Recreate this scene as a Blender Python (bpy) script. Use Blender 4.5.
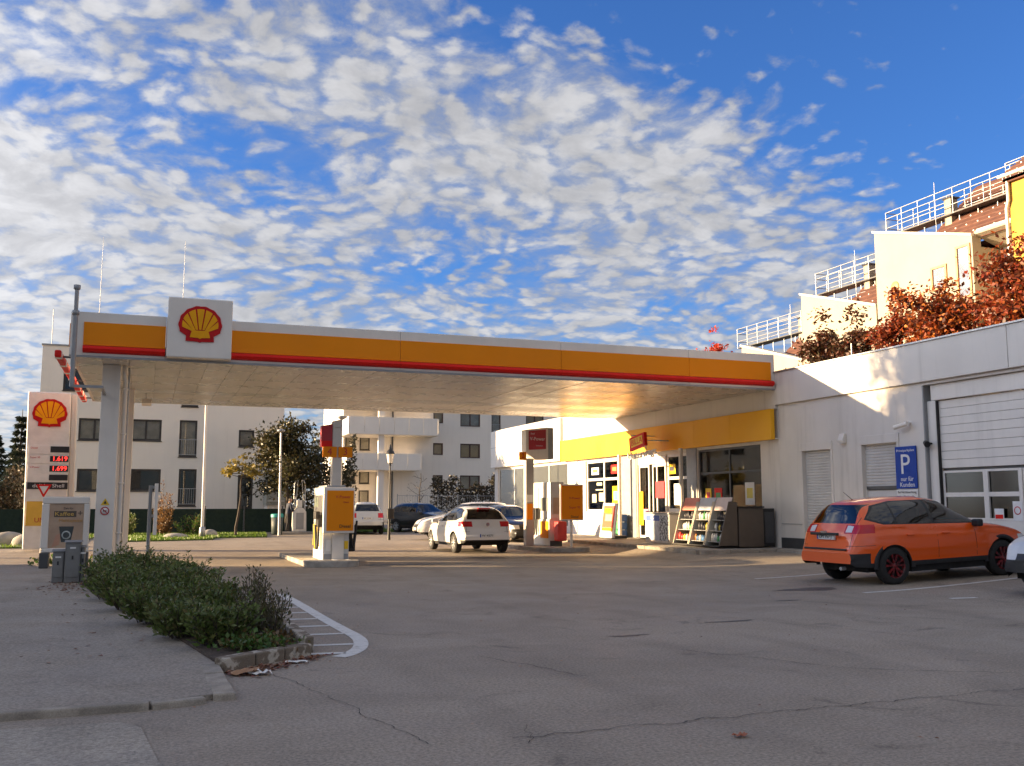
import bpy, bmesh, math, random
import numpy as np
from mathutils import Vector, Matrix, Euler

# ------------------------------------------------------------------ scene, camera, sky, sun
for o in list(bpy.data.objects): bpy.data.objects.remove(o)
scene = bpy.context.scene
COL = scene.collection
R = math.radians
random.seed(7); rng = np.random.default_rng(7)

YAW = 20.4
PITCH = math.degrees(math.atan((505 - 383) / 980.0))
cam_d = bpy.data.cameras.new('camera'); cam = bpy.data.objects.new('camera', cam_d)
COL.objects.link(cam); scene.camera = cam
cam.location = (0, 0, 1.5)
cam.rotation_euler = (R(90 + PITCH), 0, R(-YAW))
cam_d.sensor_width = 36; cam_d.lens = 980 / 1024 * 36
cam_d.clip_start = .05; cam_d.clip_end = 3000

SUN_TO = Vector((-1, .40, .194)).normalized()
SUN_EL = math.asin(SUN_TO.z)
SUN_AZ = math.atan2(SUN_TO.x, SUN_TO.y)
sun_d = bpy.data.lights.new('sun', 'SUN'); sun = bpy.data.objects.new('sun', sun_d)
COL.objects.link(sun)
sun_d.energy = 5.0; sun_d.angle = R(.55); sun_d.color = (1, .71, .40)
sun.rotation_euler = (-SUN_TO).to_track_quat('-Z', 'Y').to_euler()
sun.location = (-30, 9, 12)

world = bpy.data.worlds.new('World'); scene.world = world; world.use_nodes = True

scene.view_settings.view_transform = 'Standard'
scene.view_settings.look = 'None'
scene.view_settings.gamma = 1
scene.view_settings.use_curve_mapping = False
scene.view_settings.exposure = 1.95
try:
    scene.cycles.max_bounces = 5; scene.cycles.diffuse_bounces = 3; scene.cycles.glossy_bounces = 3; scene.cycles.transparent_max_bounces = 24
except Exception: pass

class NT:
    """tiny node-tree helper"""
    def __init__(s, tree): s.t = tree; tree.nodes.clear()
    def n(s, kind, ins=None, **props):
        nd = s.t.nodes.new(kind)
        for k, v in props.items(): setattr(nd, k, v)
        if ins:
            for k, v in ins.items(): s.put(nd.inputs[k], v)
        return nd
    def put(s, sock, v):
        if isinstance(v, bpy.types.NodeSocket): s.t.links.new(v, sock)
        else:
            if isinstance(v, (tuple, list)) and len(v) == 3 and sock.type == 'RGBA': v = (*v, 1)
            sock.default_value = v
    def math(s, op, a, b=None, c=None, clamp=False):
        nd = s.n('ShaderNodeMath', operation=op, use_clamp=clamp)
        for i, v in enumerate((a, b, c)):
            if v is not None: s.put(nd.inputs[i], v)
        return nd.outputs[0]
    def vmath(s, op, a, b=None):
        nd = s.n('ShaderNodeVectorMath', operation=op)
        s.put(nd.inputs[0], a)
        if b is not None: s.put(nd.inputs[1], b)
        return nd.outputs[0] if op != 'DOT_PRODUCT' else nd.outputs[1]
    def noise(s, vec, scale, detail=4, rough=.55, dist=0, lac=2.0):
        nd = s.n('ShaderNodeTexNoise', {'Scale': scale, 'Detail': detail, 'Roughness': rough, 'Distortion': dist, 'Lacunarity': lac})
        if vec is not None: s.put(nd.inputs['Vector'], vec)
        return nd.outputs[0]
    def ramp(s, fac, lo, hi, a=0., b=1.):
        nd = s.n('ShaderNodeMapRange', {0: fac, 1: lo, 2: hi, 3: a, 4: b}, interpolation_type='SMOOTHSTEP')
        return nd.outputs[0]
    def mix(s, fac, a, b, mode='MIX'):
        nd = s.n('ShaderNodeMix', data_type='RGBA', blend_type=mode)
        s.put(nd.inputs[0], fac); s.put(nd.inputs[6], a); s.put(nd.inputs[7], b)
        return nd.outputs[2]

# --- sky: Nishita plus a deck of altocumulus, laid out on a flat layer overhead
w = NT(world.node_tree)
sky = w.n('ShaderNodeTexSky', sky_type='NISHITA', sun_disc=False, sun_elevation=SUN_EL, sun_rotation=SUN_AZ,
          altitude=200, air_density=1.0, dust_density=.6, ozone_density=2.2)
tc = w.n('ShaderNodeTexCoord')
dirv = tc.outputs['Generated']
sep = w.n('ShaderNodeSeparateXYZ', {0: dirv})
dz = w.math('ADD', w.math('MAXIMUM', sep.outputs[2], 0.0), .22)
px_ = w.math('DIVIDE', sep.outputs[0], dz); py_ = w.math('DIVIDE', sep.outputs[1], dz)
pv = w.n('ShaderNodeCombineXYZ', {0: px_, 1: py_, 2: 1.7}).outputs[0]
warp = w.n('ShaderNodeTexNoise', {'Vector': pv, 'Scale': 2.6, 'Detail': 3.0}).outputs[1]
wv = w.vmath('ADD', pv, w.vmath('MULTIPLY', w.vmath('SUBTRACT', warp, (.5, .5, .5)), (.22, .22, 0)))
big = w.noise(wv, 1.6, 3, .5)
med = w.noise(wv, 5.0, 3, .55)
fine = w.noise(wv, 27., 5, .62)
vor = w.n('ShaderNodeTexVoronoi', {'Vector': w.vmath('ADD', wv, w.vmath('MULTIPLY', w.vmath('SUBTRACT', w.n('ShaderNodeTexNoise', {'Vector': pv, 'Scale': 24., 'Detail': 5.0}).outputs[1], (.5, .5, .5)), (.07, .07, 0))), 'Scale': 21.0, 'Smoothness': .6}, feature='SMOOTH_F1').outputs['Distance']
# cloud streets: broad parallel banks with clear lanes between them
st = w.math('SUBTRACT', py_, w.math('MULTIPLY', px_, .25))
street = w.math('SUBTRACT', 1.0, w.math('MULTIPLY', w.math('EXPONENT', w.math('MULTIPLY', w.math('POWER', w.math('DIVIDE', w.math('SUBTRACT', st, .82), .36), 2.0), -1.0)), 2.0))
cov = w.math('ADD', w.math('ADD', w.math('MULTIPLY', big, .80), w.math('MULTIPLY', med, .45)), w.math('SUBTRACT', w.math('MULTIPLY', street, .28), .11))
puff = w.math('SUBTRACT', w.math('MULTIPLY', fine, .55), w.math('MULTIPLY', vor, .72))
dens = w.math('ADD', cov, puff)
cl = w.ramp(dens, .40, .80)
core = w.ramp(dens, .44, .90)
veil = w.math('MULTIPLY', w.ramp(w.math('ADD', cov, w.math('MULTIPLY', fine, .25)), .64, 1.0), .60)
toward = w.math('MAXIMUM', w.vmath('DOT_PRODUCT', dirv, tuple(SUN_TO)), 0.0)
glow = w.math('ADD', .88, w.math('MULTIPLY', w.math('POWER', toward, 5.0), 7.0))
shade = w.ramp(w.noise(wv, 9., 5, .6), .30, .70, .78, 1.12)
ccol = w.mix(core, (1.28, 1.40, 1.64), (1.98, 2.01, 2.07))
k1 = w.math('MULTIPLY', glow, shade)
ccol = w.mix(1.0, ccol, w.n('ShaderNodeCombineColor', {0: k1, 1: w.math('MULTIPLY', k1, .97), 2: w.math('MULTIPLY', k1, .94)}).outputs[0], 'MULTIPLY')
skyc = w.mix(1.0, sky.outputs[0], (.21, .37, .66), 'MULTIPLY')
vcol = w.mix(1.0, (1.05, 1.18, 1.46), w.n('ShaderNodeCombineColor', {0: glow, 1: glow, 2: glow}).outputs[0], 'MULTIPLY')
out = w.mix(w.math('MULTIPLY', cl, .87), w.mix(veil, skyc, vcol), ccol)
bg = w.n('ShaderNodeBackground', {'Color': out, 'Strength': .10})
w.t.links.new(bg.outputs[0], w.n('ShaderNodeOutputWorld').inputs[0])

# ------------------------------------------------------------------ materials
MATS = {}
def mat(name, col, rough=.6, col2=None, scale=3., metal=0., bump=0., bscale=None, spec=.5, emit=None, es=1., fine=0., clear=0., lo=.35, hi=.65, stretch=None, streak=0.):
    if name in MATS: return MATS[name]
    m = bpy.data.materials.new(name); m.use_nodes = True; t = NT(m.node_tree); MATS[name] = m
    b = t.n('ShaderNodeBsdfPrincipled'); t.t.links.new(b.outputs[0], t.n('ShaderNodeOutputMaterial').inputs[0])
    v = t.n('ShaderNodeTexCoord').outputs['Object']
    if stretch: v = t.vmath('MULTIPLY', v, stretch)
    c = col
    if col2 is not None:
        c = t.mix(t.ramp(t.noise(v, scale, 6, .6), lo, hi), col, col2)
    else:
        c2 = tuple(x * .86 for x in col)
        c = t.mix(t.ramp(t.noise(v, scale, 5, .6), .3, .75), col, c2)
    if streak:
        sv = t.vmath('MULTIPLY', v, (1, 1, .07))
        c = t.mix(t.math('MULTIPLY', t.ramp(t.noise(sv, 3.2, 5, .65), .5, .8), streak), c, (.16, .14, .11))
    if fine:
        f = t.ramp(t.noise(v, 90, 3, .7), .25, .75, 1 - fine, 1 + fine)
        c = t.mix(1., c, t.n('ShaderNodeCombineColor', {0: f, 1: f, 2: f}).outputs[0], 'MULTIPLY')
    t.put(b.inputs['Base Color'], c)
    t.put(b.inputs['Roughness'], t.ramp(t.noise(v, scale * 2.3, 4), .25, .8, max(.02, rough - .08), min(1, rough + .1)))
    b.inputs['Metallic'].default_value = metal
    b.inputs['Specular IOR Level'].default_value = spec
    if clear:
        b.inputs['Coat Weight'].default_value = clear; b.inputs['Coat Roughness'].default_value = .04
    if emit is not None:
        b.inputs['Emission Color'].default_value = (*emit, 1); b.inputs['Emission Strength'].default_value = es
    if bump:
        bn = t.n('ShaderNodeBump', {'Strength': bump, 'Distance': .01, 'Height': t.noise(v, bscale or 60, 4, .6)})
        t.t.links.new(bn.outputs[0], b.inputs['Normal'])
    return m

def glass_mat(name, tint=(.35, .38, .38), refl=1.0, rough=.02, base=.06):
    m = bpy.data.materials.new(name); m.use_nodes = True; t = NT(m.node_tree)
    tr = t.n('ShaderNodeBsdfTransparent', {0: tint})
    gl = t.n('ShaderNodeBsdfGlossy', {'Color': (1, 1, 1), 'Roughness': rough})
    fr = t.n('ShaderNodeFresnel', {'IOR': 1.5}).outputs[0]
    f = t.math('MULTIPLY', t.math('ADD', fr, base), refl, clamp=True)
    mx = t.n('ShaderNodeMixShader', {0: f, 1: tr.outputs[0], 2: gl.outputs[0]})
    t.t.links.new(mx.outputs[0], t.n('ShaderNodeOutputMaterial').inputs[0])
    MATS[name] = m; return m

def leaf_mat(name, cols, trans=.35):
    m = bpy.data.materials.new(name); m.use_nodes = True; t = NT(m.node_tree)
    rnd = t.n('ShaderNodeNewGeometry').outputs['Random Per Island']
    cr = t.n('ShaderNodeValToRGB', {0: rnd}); e = cr.color_ramp.elements
    while len(e) < len(cols): e.new(.5)
    for i, c in enumerate(cols):
        e[i].position = i / max(1, len(cols) - 1); e[i].color = (*c, 1)
    d = t.n('ShaderNodeBsdfPrincipled', {'Base Color': cr.outputs[0], 'Roughness': .5})
    tl = t.n('ShaderNodeBsdfTranslucent', {0: cr.outputs[0]})
    mx = t.n('ShaderNodeMixShader', {0: trans, 1: d.outputs[0], 2: tl.outputs[0]})
    t.t.links.new(mx.outputs[0], t.n('ShaderNodeOutputMaterial').inputs[0])
    MATS[name] = m; return m

WHITE = mat('white_panel', (.80, .755, .685), .45, scale=.6, streak=.10)
WALLW = mat('white_render', (.76, .72, .66), .85, (.70, .665, .61), .5, bump=.15, bscale=120, streak=.18)
WALLG = mat('grey_render', (.70, .66, .605), .85, (.64, .605, .55), .6, bump=.15, bscale=120, streak=.25)
WALLA = mat('apartment_render', (.83, .785, .72), .9, (.78, .735, .675), .25, bump=.1, streak=.10)
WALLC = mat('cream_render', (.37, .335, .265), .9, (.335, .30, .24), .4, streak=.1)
PANELG = mat('parapet_panel', (.70, .66, .60), .5, (.65, .615, .56), .5, streak=.2)
SOFF = mat('soffit_metal', (.54, .525, .505), .30, (.51, .495, .475), .35, spec=.45)
ORANGE = mat('orange_panel', (.86, .27, .004), .6, (.80, .25, .004), .4, spec=.2)
RED = mat('red_panel', (.74, .012, .006), .5, spec=.25)
REDD = mat('dark_red', (.42, .008, .02), .4)
YELL = mat('yellow_panel', (.86, .42, .004), .55, (.82, .395, .004), .35)
YELB = mat('pump_yellow', (.85, .55, .01), .35)
PECT_R = mat('emblem_red', (.52, .007, .010), .5, spec=.2)
PECT_Y = mat('emblem_yellow', (.90, .40, .004), .5, spec=.2)
STEELG = mat('grey_steel', (.30, .31, .32), .5, metal=.3)
STEELD = mat('dark_steel', (.07, .072, .075), .45, metal=.2)
GALV = mat('galvanised', (.42, .43, .44), .45, metal=.7, scale=12)
PLAST = mat('cabinet_grey', (.20, .20, .195), .6, (.17, .17, .165), 4, streak=.2)
BLACK = mat('black_plastic', (.018, .018, .019), .5)
RUBB = mat('rubber', (.02, .02, .02), .85, bump=.2)
FRAMED = mat('window_frame_brown', (.035, .030, .027), .5)
FRAMEW = mat('window_frame_white', (.72, .71, .68), .4)
SHUTT = mat('dark_blind', (.028, .030, .036), .55)
SHUTG = mat('roller_slat', (.58, .57, .55), .5, scale=2)
DOORW = mat('door_panel_white', (.76, .725, .67), .45, (.71, .68, .63), 1.2, streak=.15)
CONC = mat('concrete', (.40, .37, .33), .9, (.26, .24, .21), 2.5, bump=.5, bscale=40, fine=.15)
KERB = mat('kerb_stone', (.36, .315, .26), .9, (.24, .21, .175), 4, bump=.5, bscale=50, fine=.2)
KERBW = mat('kerb_worn_paint', (.17, .135, .10), .9, (.44, .395, .33), 6, bump=.5, bscale=40, fine=.2, lo=.5, hi=.58)
TILE = mat('roof_tile', (.115, .045, .028), .85, (.08, .032, .022), 2.)
BARK = mat('bark', (.09, .07, .055), .9, (.05, .04, .032), 8, bump=.8, bscale=30)
SOIL = mat('soil', (.075, .05, .033), .95, (.04, .028, .02), 7, bump=1, bscale=30)
GRASSM = mat('lawn_soil', (.09, .14, .02), .9, (.06, .09, .018), 3)
GLASS = glass_mat('window_glass', (.50, .50, .48), .9, .03, .02)
GLASSD = glass_mat('apartment_glass', (.82, .82, .80), .6, .02, .0)
CARGL = glass_mat('car_glass', (.22, .25, .25), 1.0, .02, .04)
CARGL2 = glass_mat('car_privacy_glass', (.06, .07, .08), 1.0, .02, .04)
INTER = mat('interior_dark', (.06, .055, .05), .8)
PAPER = mat('paper_white', (.78, .77, .74), .7)
BLUE = mat('sign_blue', (.008, .055, .34), .5, spec=.3)
TXW = mat('letter_white', (.80, .80, .79), .5)
TXK = mat('letter_black', (.02, .02, .02), .5)
TXR = mat('letter_red', (.55, .015, .02), .5)
LED = mat('led_red', (.3, .01, .01), .5, emit=(1, .04, .03), es=.9)
LINE = mat('road_paint', (.62, .61, .58), .8, (.42, .40, .37), 9, lo=.5, hi=.72, fine=.15)

# asphalt: aggregate speckle, broad stains, wandering tone
def asphalt(name, a, b, stain):
    m = bpy.data.materials.new(name); m.use_nodes = True; t = NT(m.node_tree); MATS[name] = m
    bs = t.n('ShaderNodeBsdfPrincipled'); t.t.links.new(bs.outputs[0], t.n('ShaderNodeOutputMaterial').inputs[0])
    v = t.n('ShaderNodeTexCoord').outputs['Object']
    c = t.mix(t.ramp(t.noise(v, .35, 6, .62, .6), .35, .66), a, b)
    c = t.mix(t.math('MULTIPLY', t.ramp(t.noise(v, 1.1, 7, .68, 1.2), .56, .72), stain), c, (.035, .031, .028))
    c = t.mix(t.math('MULTIPLY', t.ramp(t.noise(t.vmath('MULTIPLY', v, (.35, 1.4, 1)), .8, 5, .6, .5), .55, .75), .30), c, tuple(x * 1.35 for x in a))
    tw = t.n('ShaderNodeTexWave', {'Vector': t.vmath('MULTIPLY', v, (1, .35, 1)), 'Scale': .22, 'Distortion': 7., 'Detail': 3., 'Detail Scale': .6}, wave_type='BANDS').outputs[1]
    c = t.mix(t.math('MULTIPLY', t.ramp(tw, .72, .98), t.math('MULTIPLY', t.ramp(t.noise(v, .5, 4), .42, .62), .17)), c, (.09, .078, .066))
    f1 = t.ramp(t.noise(v, 38, 5, .75), .28, .72, .58, 1.42)
    c = t.mix(1., c, t.n('ShaderNodeCombineColor', {0: f1, 1: f1, 2: f1}).outputs[0], 'MULTIPLY')
    vo = t.n('ShaderNodeTexVoronoi', {'Vector': v, 'Scale': 75.}, feature='F1')
    sp = t.math('MULTIPLY', t.ramp(vo.outputs['Distance'], .26, .12), .55)
    c = t.mix(t.math('MULTIPLY', sp, t.ramp(t.noise(v, 25, 2), .45, .6)), c, (.30, .285, .26))
    t.put(bs.inputs['Base Color'], c)
    t.put(bs.inputs['Roughness'], t.ramp(t.noise(v, .9, 5, .6), .3, .7, .62, .88))
    bs.inputs['Specular IOR Level'].default_value = .35
    bn = t.n('ShaderNodeBump', {'Strength': .55, 'Distance': .012, 'Height': t.math('ADD', t.noise(v, 45, 5, .7), t.math('MULTIPLY', t.noise(v, 2.2, 4), 1.4))})
    t.t.links.new(bn.outputs[0], bs.inputs['Normal'])
    return m
ASPH = asphalt('asphalt_forecourt', (.315, .265, .212), (.255, .214, .172), .45)
ASPW = asphalt('asphalt_walk', (.305, .262, .215), (.26, .224, .185), .28)
ASPP = asphalt('asphalt_patch', (.36, .315, .26), (.30, .265, .22), .32)

# ------------------------------------------------------------------ builders
WLOC = {}
def wl(o): return WLOC.get(o.name, Vector((0, 0, 0))) if o else Vector((0, 0, 0))
def props(o, label=None, cat=None, group=None, kind=None):
    if label: o['label'] = label
    if cat: o['category'] = cat
    if group: o['group'] = group
    if kind: o['kind'] = kind
    return o
def thing(name, label, cat, loc=(0, 0, 0), rz=0, group=None):
    o = bpy.data.objects.new(name, None); COL.objects.link(o); o.empty_display_size = .2
    o.location = loc; o.rotation_euler = (0, 0, rz); WLOC[o.name] = Vector(loc) if not rz else Vector((0, 0, 0))
    return props(o, label, cat, group)
def link_mesh(name, me, parent=None, local=False):
    o = bpy.data.objects.new(name, me); COL.objects.link(o)
    if parent:
        o.parent = parent
        off = wl(parent)
        if not local: me.transform(Matrix.Translation(-off))
        WLOC[o.name] = off
    return o

class MB:
    def __init__(s): s.v = []; s.f = []; s.m = []; s.mats = []; s.cur = 0; s.sm = []
    def use(s, m):
        if m not in s.mats: s.mats.append(m)
        s.cur = s.mats.index(m); return s
    def add(s, vs, fs, smooth=False):
        b = len(s.v); s.v += [tuple(x) for x in vs]
        for f in fs: s.f.append([b + i for i in f]); s.m.append(s.cur); s.sm.append(smooth)
        return s
    def box(s, x0, x1, y0, y1, z0, z1):
        x0, x1 = sorted((x0, x1)); y0, y1 = sorted((y0, y1)); z0, z1 = sorted((z0, z1))
        return s.add([(x0, y0, z0), (x1, y0, z0), (x1, y1, z0), (x0, y1, z0), (x0, y0, z1), (x1, y0, z1), (x1, y1, z1), (x0, y1, z1)],
                     [(3, 2, 1, 0), (4, 5, 6, 7), (0, 1, 5, 4), (1, 2, 6, 5), (2, 3, 7, 6), (3, 0, 4, 7)])
    def tube(s, p0, p1, r0, r1=None, n=10, caps=True):
        p0 = Vector(p0); p1 = Vector(p1); r1 = r0 if r1 is None else r1
        d = (p1 - p0).normalized(); a = d.orthogonal().normalized(); b = d.cross(a)
        vs = []
        for p, r in ((p0, r0), (p1, r1)):
            for i in range(n):
                t = 2 * math.pi * i / n; vs.append(p + (a * math.cos(t) + b * math.sin(t)) * r)
        s.add(vs, [(i, (i + 1) % n, n + (i + 1) % n, n + i) for i in range(n)], True)
        if caps: s.add(vs[:n], [list(range(n))[::-1]]); s.add(vs[n:], [list(range(n))])
        return s
    def path(s, pts, r, n=8):
        pts = [Vector(p) for p in pts]; rs = r if isinstance(r, (list, tuple)) else [r] * len(pts)
        rings = []; a = None
        for i, p in enumerate(pts):
            d = (pts[min(i + 1, len(pts) - 1)] - pts[max(i - 1, 0)]).normalized()
            a = d.orthogonal().normalized() if a is None else (a - d * a.dot(d)).normalized()
            b = d.cross(a)
            rings.append([p + (a * math.cos(2 * math.pi * k / n) + b * math.sin(2 * math.pi * k / n)) * rs[i] for k in range(n)])
        vs = [q for rg in rings for q in rg]
        fs = [(i * n + k, i * n + (k + 1) % n, (i + 1) * n + (k + 1) % n, (i + 1) * n + k) for i in range(len(pts) - 1) for k in range(n)]
        s.add(vs, fs, True); s.add(rings[0], [list(range(n))[::-1]]); s.add(rings[-1], [list(range(n))]); return s
    def prism(s, poly, axis, a, b):
        """poly: 2-D points in the plane normal to axis; extruded from a to b"""
        n = len(poly)
        def P(q, h):
            return {'x': (h, q[0], q[1]), 'y': (q[0], h, q[1]), 'z': (q[0], q[1], h)}[axis]
        vs = [P(q, a) for q in poly] + [P(q, b) for q in poly]
        return s.add(vs, [list(range(n))[::-1], list(range(n, 2 * n))] + [(i, (i + 1) % n, n + (i + 1) % n, n + i) for i in range(n)])
    def quad(s, *p): return s.add(p, [list(range(len(p)))])
    def lathe(s, prof, c=(0, 0, 0), axis='z', n=20):
        vs = []
        for r, h in prof:
            for k in range(n):
                t = 2 * math.pi * k / n; u, v_ = r * math.cos(t), r * math.sin(t)
                p = {'z': (u, v_, h), 'y': (u, h, v_), 'x': (h, u, v_)}[axis]
                vs.append((p[0] + c[0], p[1] + c[1], p[2] + c[2]))
        fs = [(i * n + k, i * n + (k + 1) % n, (i + 1) * n + (k + 1) % n, (i + 1) * n + k) for i in range(len(prof) - 1) for k in range(n)]
        return s.add(vs, fs, True)
    def mesh(s, name):
        me = bpy.data.meshes.new(name); me.from_pydata(s.v, [], s.f)
        for m in s.mats: me.materials.append(m)
        me.polygons.foreach_set('material_index', s.m); me.polygons.foreach_set('use_smooth', s.sm)
        bm = bmesh.new(); bm.from_mesh(me); bmesh.ops.recalc_face_normals(bm, faces=bm.faces); bm.to_mesh(me); bm.free()
        me.update(); return me
    def build(s, name, m=None, parent=None, bev=0, local=False, label=None, cat=None, group=None, kind=None, seg=2):
        if m is not None and not s.mats: s.mats = [m]
        o = link_mesh(name, s.mesh(name), parent, local)
        if bev:
            md = o.modifiers.new('bevel', 'BEVEL'); md.width = bev; md.segments = seg; md.limit_method = 'ANGLE'; md.angle_limit = R(40)
        return props(o, label, cat, group, kind)

def box(name, m, parent, x0, x1, y0, y1, z0, z1, bev=.0, **k):
    return MB().box(x0, x1, y0, y1, z0, z1).build(name, m, parent, bev, **k)

def text(name, s, size, m, parent, loc, face, depth=.003, width=None, align='CENTER', local=False, shear=0):
    """flat lettering; face: '-y' reads from -Y, '-x' reads from -X, or a Matrix"""
    cu = bpy.data.curves.new('t', 'FONT'); cu.body = s; cu.size = size; cu.extrude = depth; cu.align_x = align; cu.align_y = 'CENTER'; cu.shear = shear
    cu.resolution_u = 3
    to = bpy.data.objects.new('t', cu); COL.objects.link(to)
    bpy.context.view_layer.update()
    me = bpy.data.meshes.new_from_object(to.evaluated_get(bpy.context.evaluated_depsgraph_get()))
    bpy.data.objects.remove(to)
    if width and len(me.vertices):
        xs = [v.co.x for v in me.vertices]; me.transform(Matrix.Diagonal((width / (max(xs) - min(xs)), 1, 1, 1)))
    if face == '-y': rot = Matrix.Rotation(R(90), 4, 'X')
    elif face == '-x': rot = Matrix.Rotation(R(-90), 4, 'Z') @ Matrix.Rotation(R(90), 4, 'X')
    else: rot = face
    me.transform(Matrix.Translation(loc) @ rot)
    me.materials.clear(); me.materials.append(m)
    return link_mesh(name, me, parent, local)

def wall_holes(mb, axis, h0, h1, u0, u1, z0, z1, holes):
    """wall slab between h0..h1 on `axis`, spanning u0..u1 and z0..z1, with rectangular holes (ua,ub,za,zb)"""
    us = sorted({u0, u1, *[h for q in holes for h in q[:2] if u0 < h < u1]})
    for a, b in zip(us, us[1:]):
        zz = [(z0, z1)]
        for ua, ub, za, zb in holes:
            if ua <= a + 1e-6 and ub >= b - 1e-6:
                nz = []
                for p, q in zz:
                    if zb <= p or za >= q: nz.append((p, q)); continue
                    if za > p: nz.append((p, za))
                    if zb < q: nz.append((zb, q))
                zz = nz
        for p, q in zz:
            if axis == 'x': mb.box(h0, h1, a, b, p, q)
            else: mb.box(a, b, h0, h1, p, q)
    return mb

def sstep(a, b, x):
    t = min(1, max(0, (x - a) / (b - a))); return t * t * (3 - 2 * t)
def gz(x, y=0):
    near = .20 * sstep(11.5, 18.5, x); far = .17 * sstep(13.55, 14.5, x); k = sstep(20, 27, y)
    return near * (1 - k) + far * k


# ------------------------------------------------------------------ ground, forecourt, walks, markings
GROUNDM = mat('far_ground', (.11, .10, .08), .95, (.07, .075, .05), .05)
MB().quad((-1500, -1500, -.05), (1500, -1500, -.05), (1500, 1500, -.05), (-1500, 1500, -.05)).build('ground', GROUNDM, kind='structure')
xs = [-60, -30, -10, 0, 6, 7.5] + [8 + .4 * i for i in range(25)] + [20]; ys = [-20, 0, 10, 18, 20, 21, 22, 23, 24, 25, 26, 27, 30, 40, 60, 80, 110]
mb = MB(); nx = len(xs)
mb.add([(x, y, gz(x, y)) for y in ys for x in xs], [(j * nx + i, j * nx + i + 1, (j + 1) * nx + i + 1, (j + 1) * nx + i) for j in range(len(ys) - 1) for i in range(nx - 1)], True)
FORE = mb.build('forecourt', ASPH, kind='structure')

def line_strip(p, q, wd, z=.004, name='painted_line', m=LINE, n=8):
    p = Vector((*p, 0)); q = Vector((*q, 0)); d = (q - p).normalized(); s = Vector((-d.y, d.x, 0)) * wd / 2
    vs = []; fs = []
    for i in range(n + 1):
        c = p.lerp(q, i / n); j = 1 + random.uniform(-.06, .06)
        for sg in (-1, 1):
            a = c + s * sg * j; vs.append((a.x, a.y, gz(a.x, a.y) + z))
        if i: fs.append((2 * i - 2, 2 * i - 1, 2 * i + 1, 2 * i))
    return MB().add(vs, fs).build(name, m, FORE)
def ribbon(pts, wd, z=.004, name='painted_line', m=LINE):
    vs = []; fs = []
    for i, p in enumerate(pts):
        a = Vector(pts[max(i - 1, 0)]); b = Vector(pts[min(i + 1, len(pts) - 1)]); d = (b - a).normalized()
        wi = wd[i] if isinstance(wd, list) else wd
        for sg in (-1, 1): vs.append((p[0] - d.y * wi / 2 * sg, p[1] + d.x * wi / 2 * sg, gz(p[0], p[1]) + z))
        if i: fs.append((2 * i - 2, 2 * i - 1, 2 * i + 1, 2 * i))
    return MB().add(vs, fs).build(name, m, FORE)
# hatched no-parking nose beside the shrub bed
HP = [(2.27, 17.25), (2.31, 15.59), (2.33, 13.43), (2.36, 12.17), (2.38, 11.57), (2.35, 11.04), (2.23, 10.51), (2.05, 10.13), (1.91, 9.97)]
def catmull(P, n=8):
    P = [Vector(p) for p in P]; P = [2 * P[0] - P[1]] + P + [2 * P[-1] - P[-2]]; out = []
    for i in range(1, len(P) - 2):
        for k in range(n):
            t = k / n; a, b, c, d = P[i - 1:i + 3]; out.append(.5 * ((2 * b) + (c - a) * t + (2 * a - 5 * b + 4 * c - d) * t * t + (3 * b - a - 3 * c + d) * t ** 3))
    return [(p.x - .04, p.y) for p in out + [P[-2]]]
HC = catmull(HP); ribbon(HC, .16)
for y in (17.1, 16.31, 15.64, 14.96, 14.2, 13.39, 12.57, 11.76, 10.85, 10.24):
    hx_ = float(np.interp(-y, [-q[1] for q in HC], [q[0] for q in HC])); line_strip((1.45, y + .04), (hx_ - .085, y - .02), .11)
# parking bay lines in front of the workshop
line_strip((11.65, 13.97), (16.4, 14.45), .11, .005); line_strip((11.75, 17.35), (16.4, 17.85), .11, .005)
line_strip((12.2, 12.6), (12.65, 12.5), .12, .005); line_strip((13.4, 10.9), (16, 11.0), .11, .005)
for a, b in (((6.1, 29.2), (8.6, 29.0)), ((8.3, 30.9), (9.0, 30.8)), ((14.6, 27.2), (15.2, 25.8))):
    line_strip(a, b, .10, .005)
# cracks
CRACK = mat('crack_tar', (.022, .019, .017), .9)
def crack(a, b, n, amp, wd, k=1):
    pts = []; off = 0
    for i in range(n + 1):
        t = i / n; off = off * .75 + random.uniform(-amp, amp)
        c = Vector(a).lerp(Vector(b), t); d = (Vector(b) - Vector(a)).normalized()
        pts.append((c.x - d.y * off, c.y + d.x * off))
    ribbon(pts, [wd * random.uniform(.3, 1.3) for _ in pts], .006, 'crack', CRACK)
crack((2.3, 6.15), (7.4, 6.35), 120, .026, .010); crack((2.35, 6.0), (2.5, 6.5), 18, .02, .006)
crack((1.15, 9.2), (1.75, 6.2), 50, .025, .006); crack((5.3, 9.2), (6.2, 7.6), 40, .02, .010)
crack((6.2, 7.6), (7.4, 6.9), 26, .02, .010)
crack((3.2, 9.6), (3.7, 8.1), 26, .03, .010); crack((7.2, 12.0), (8.4, 9.2), 40, .03, .009)
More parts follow.
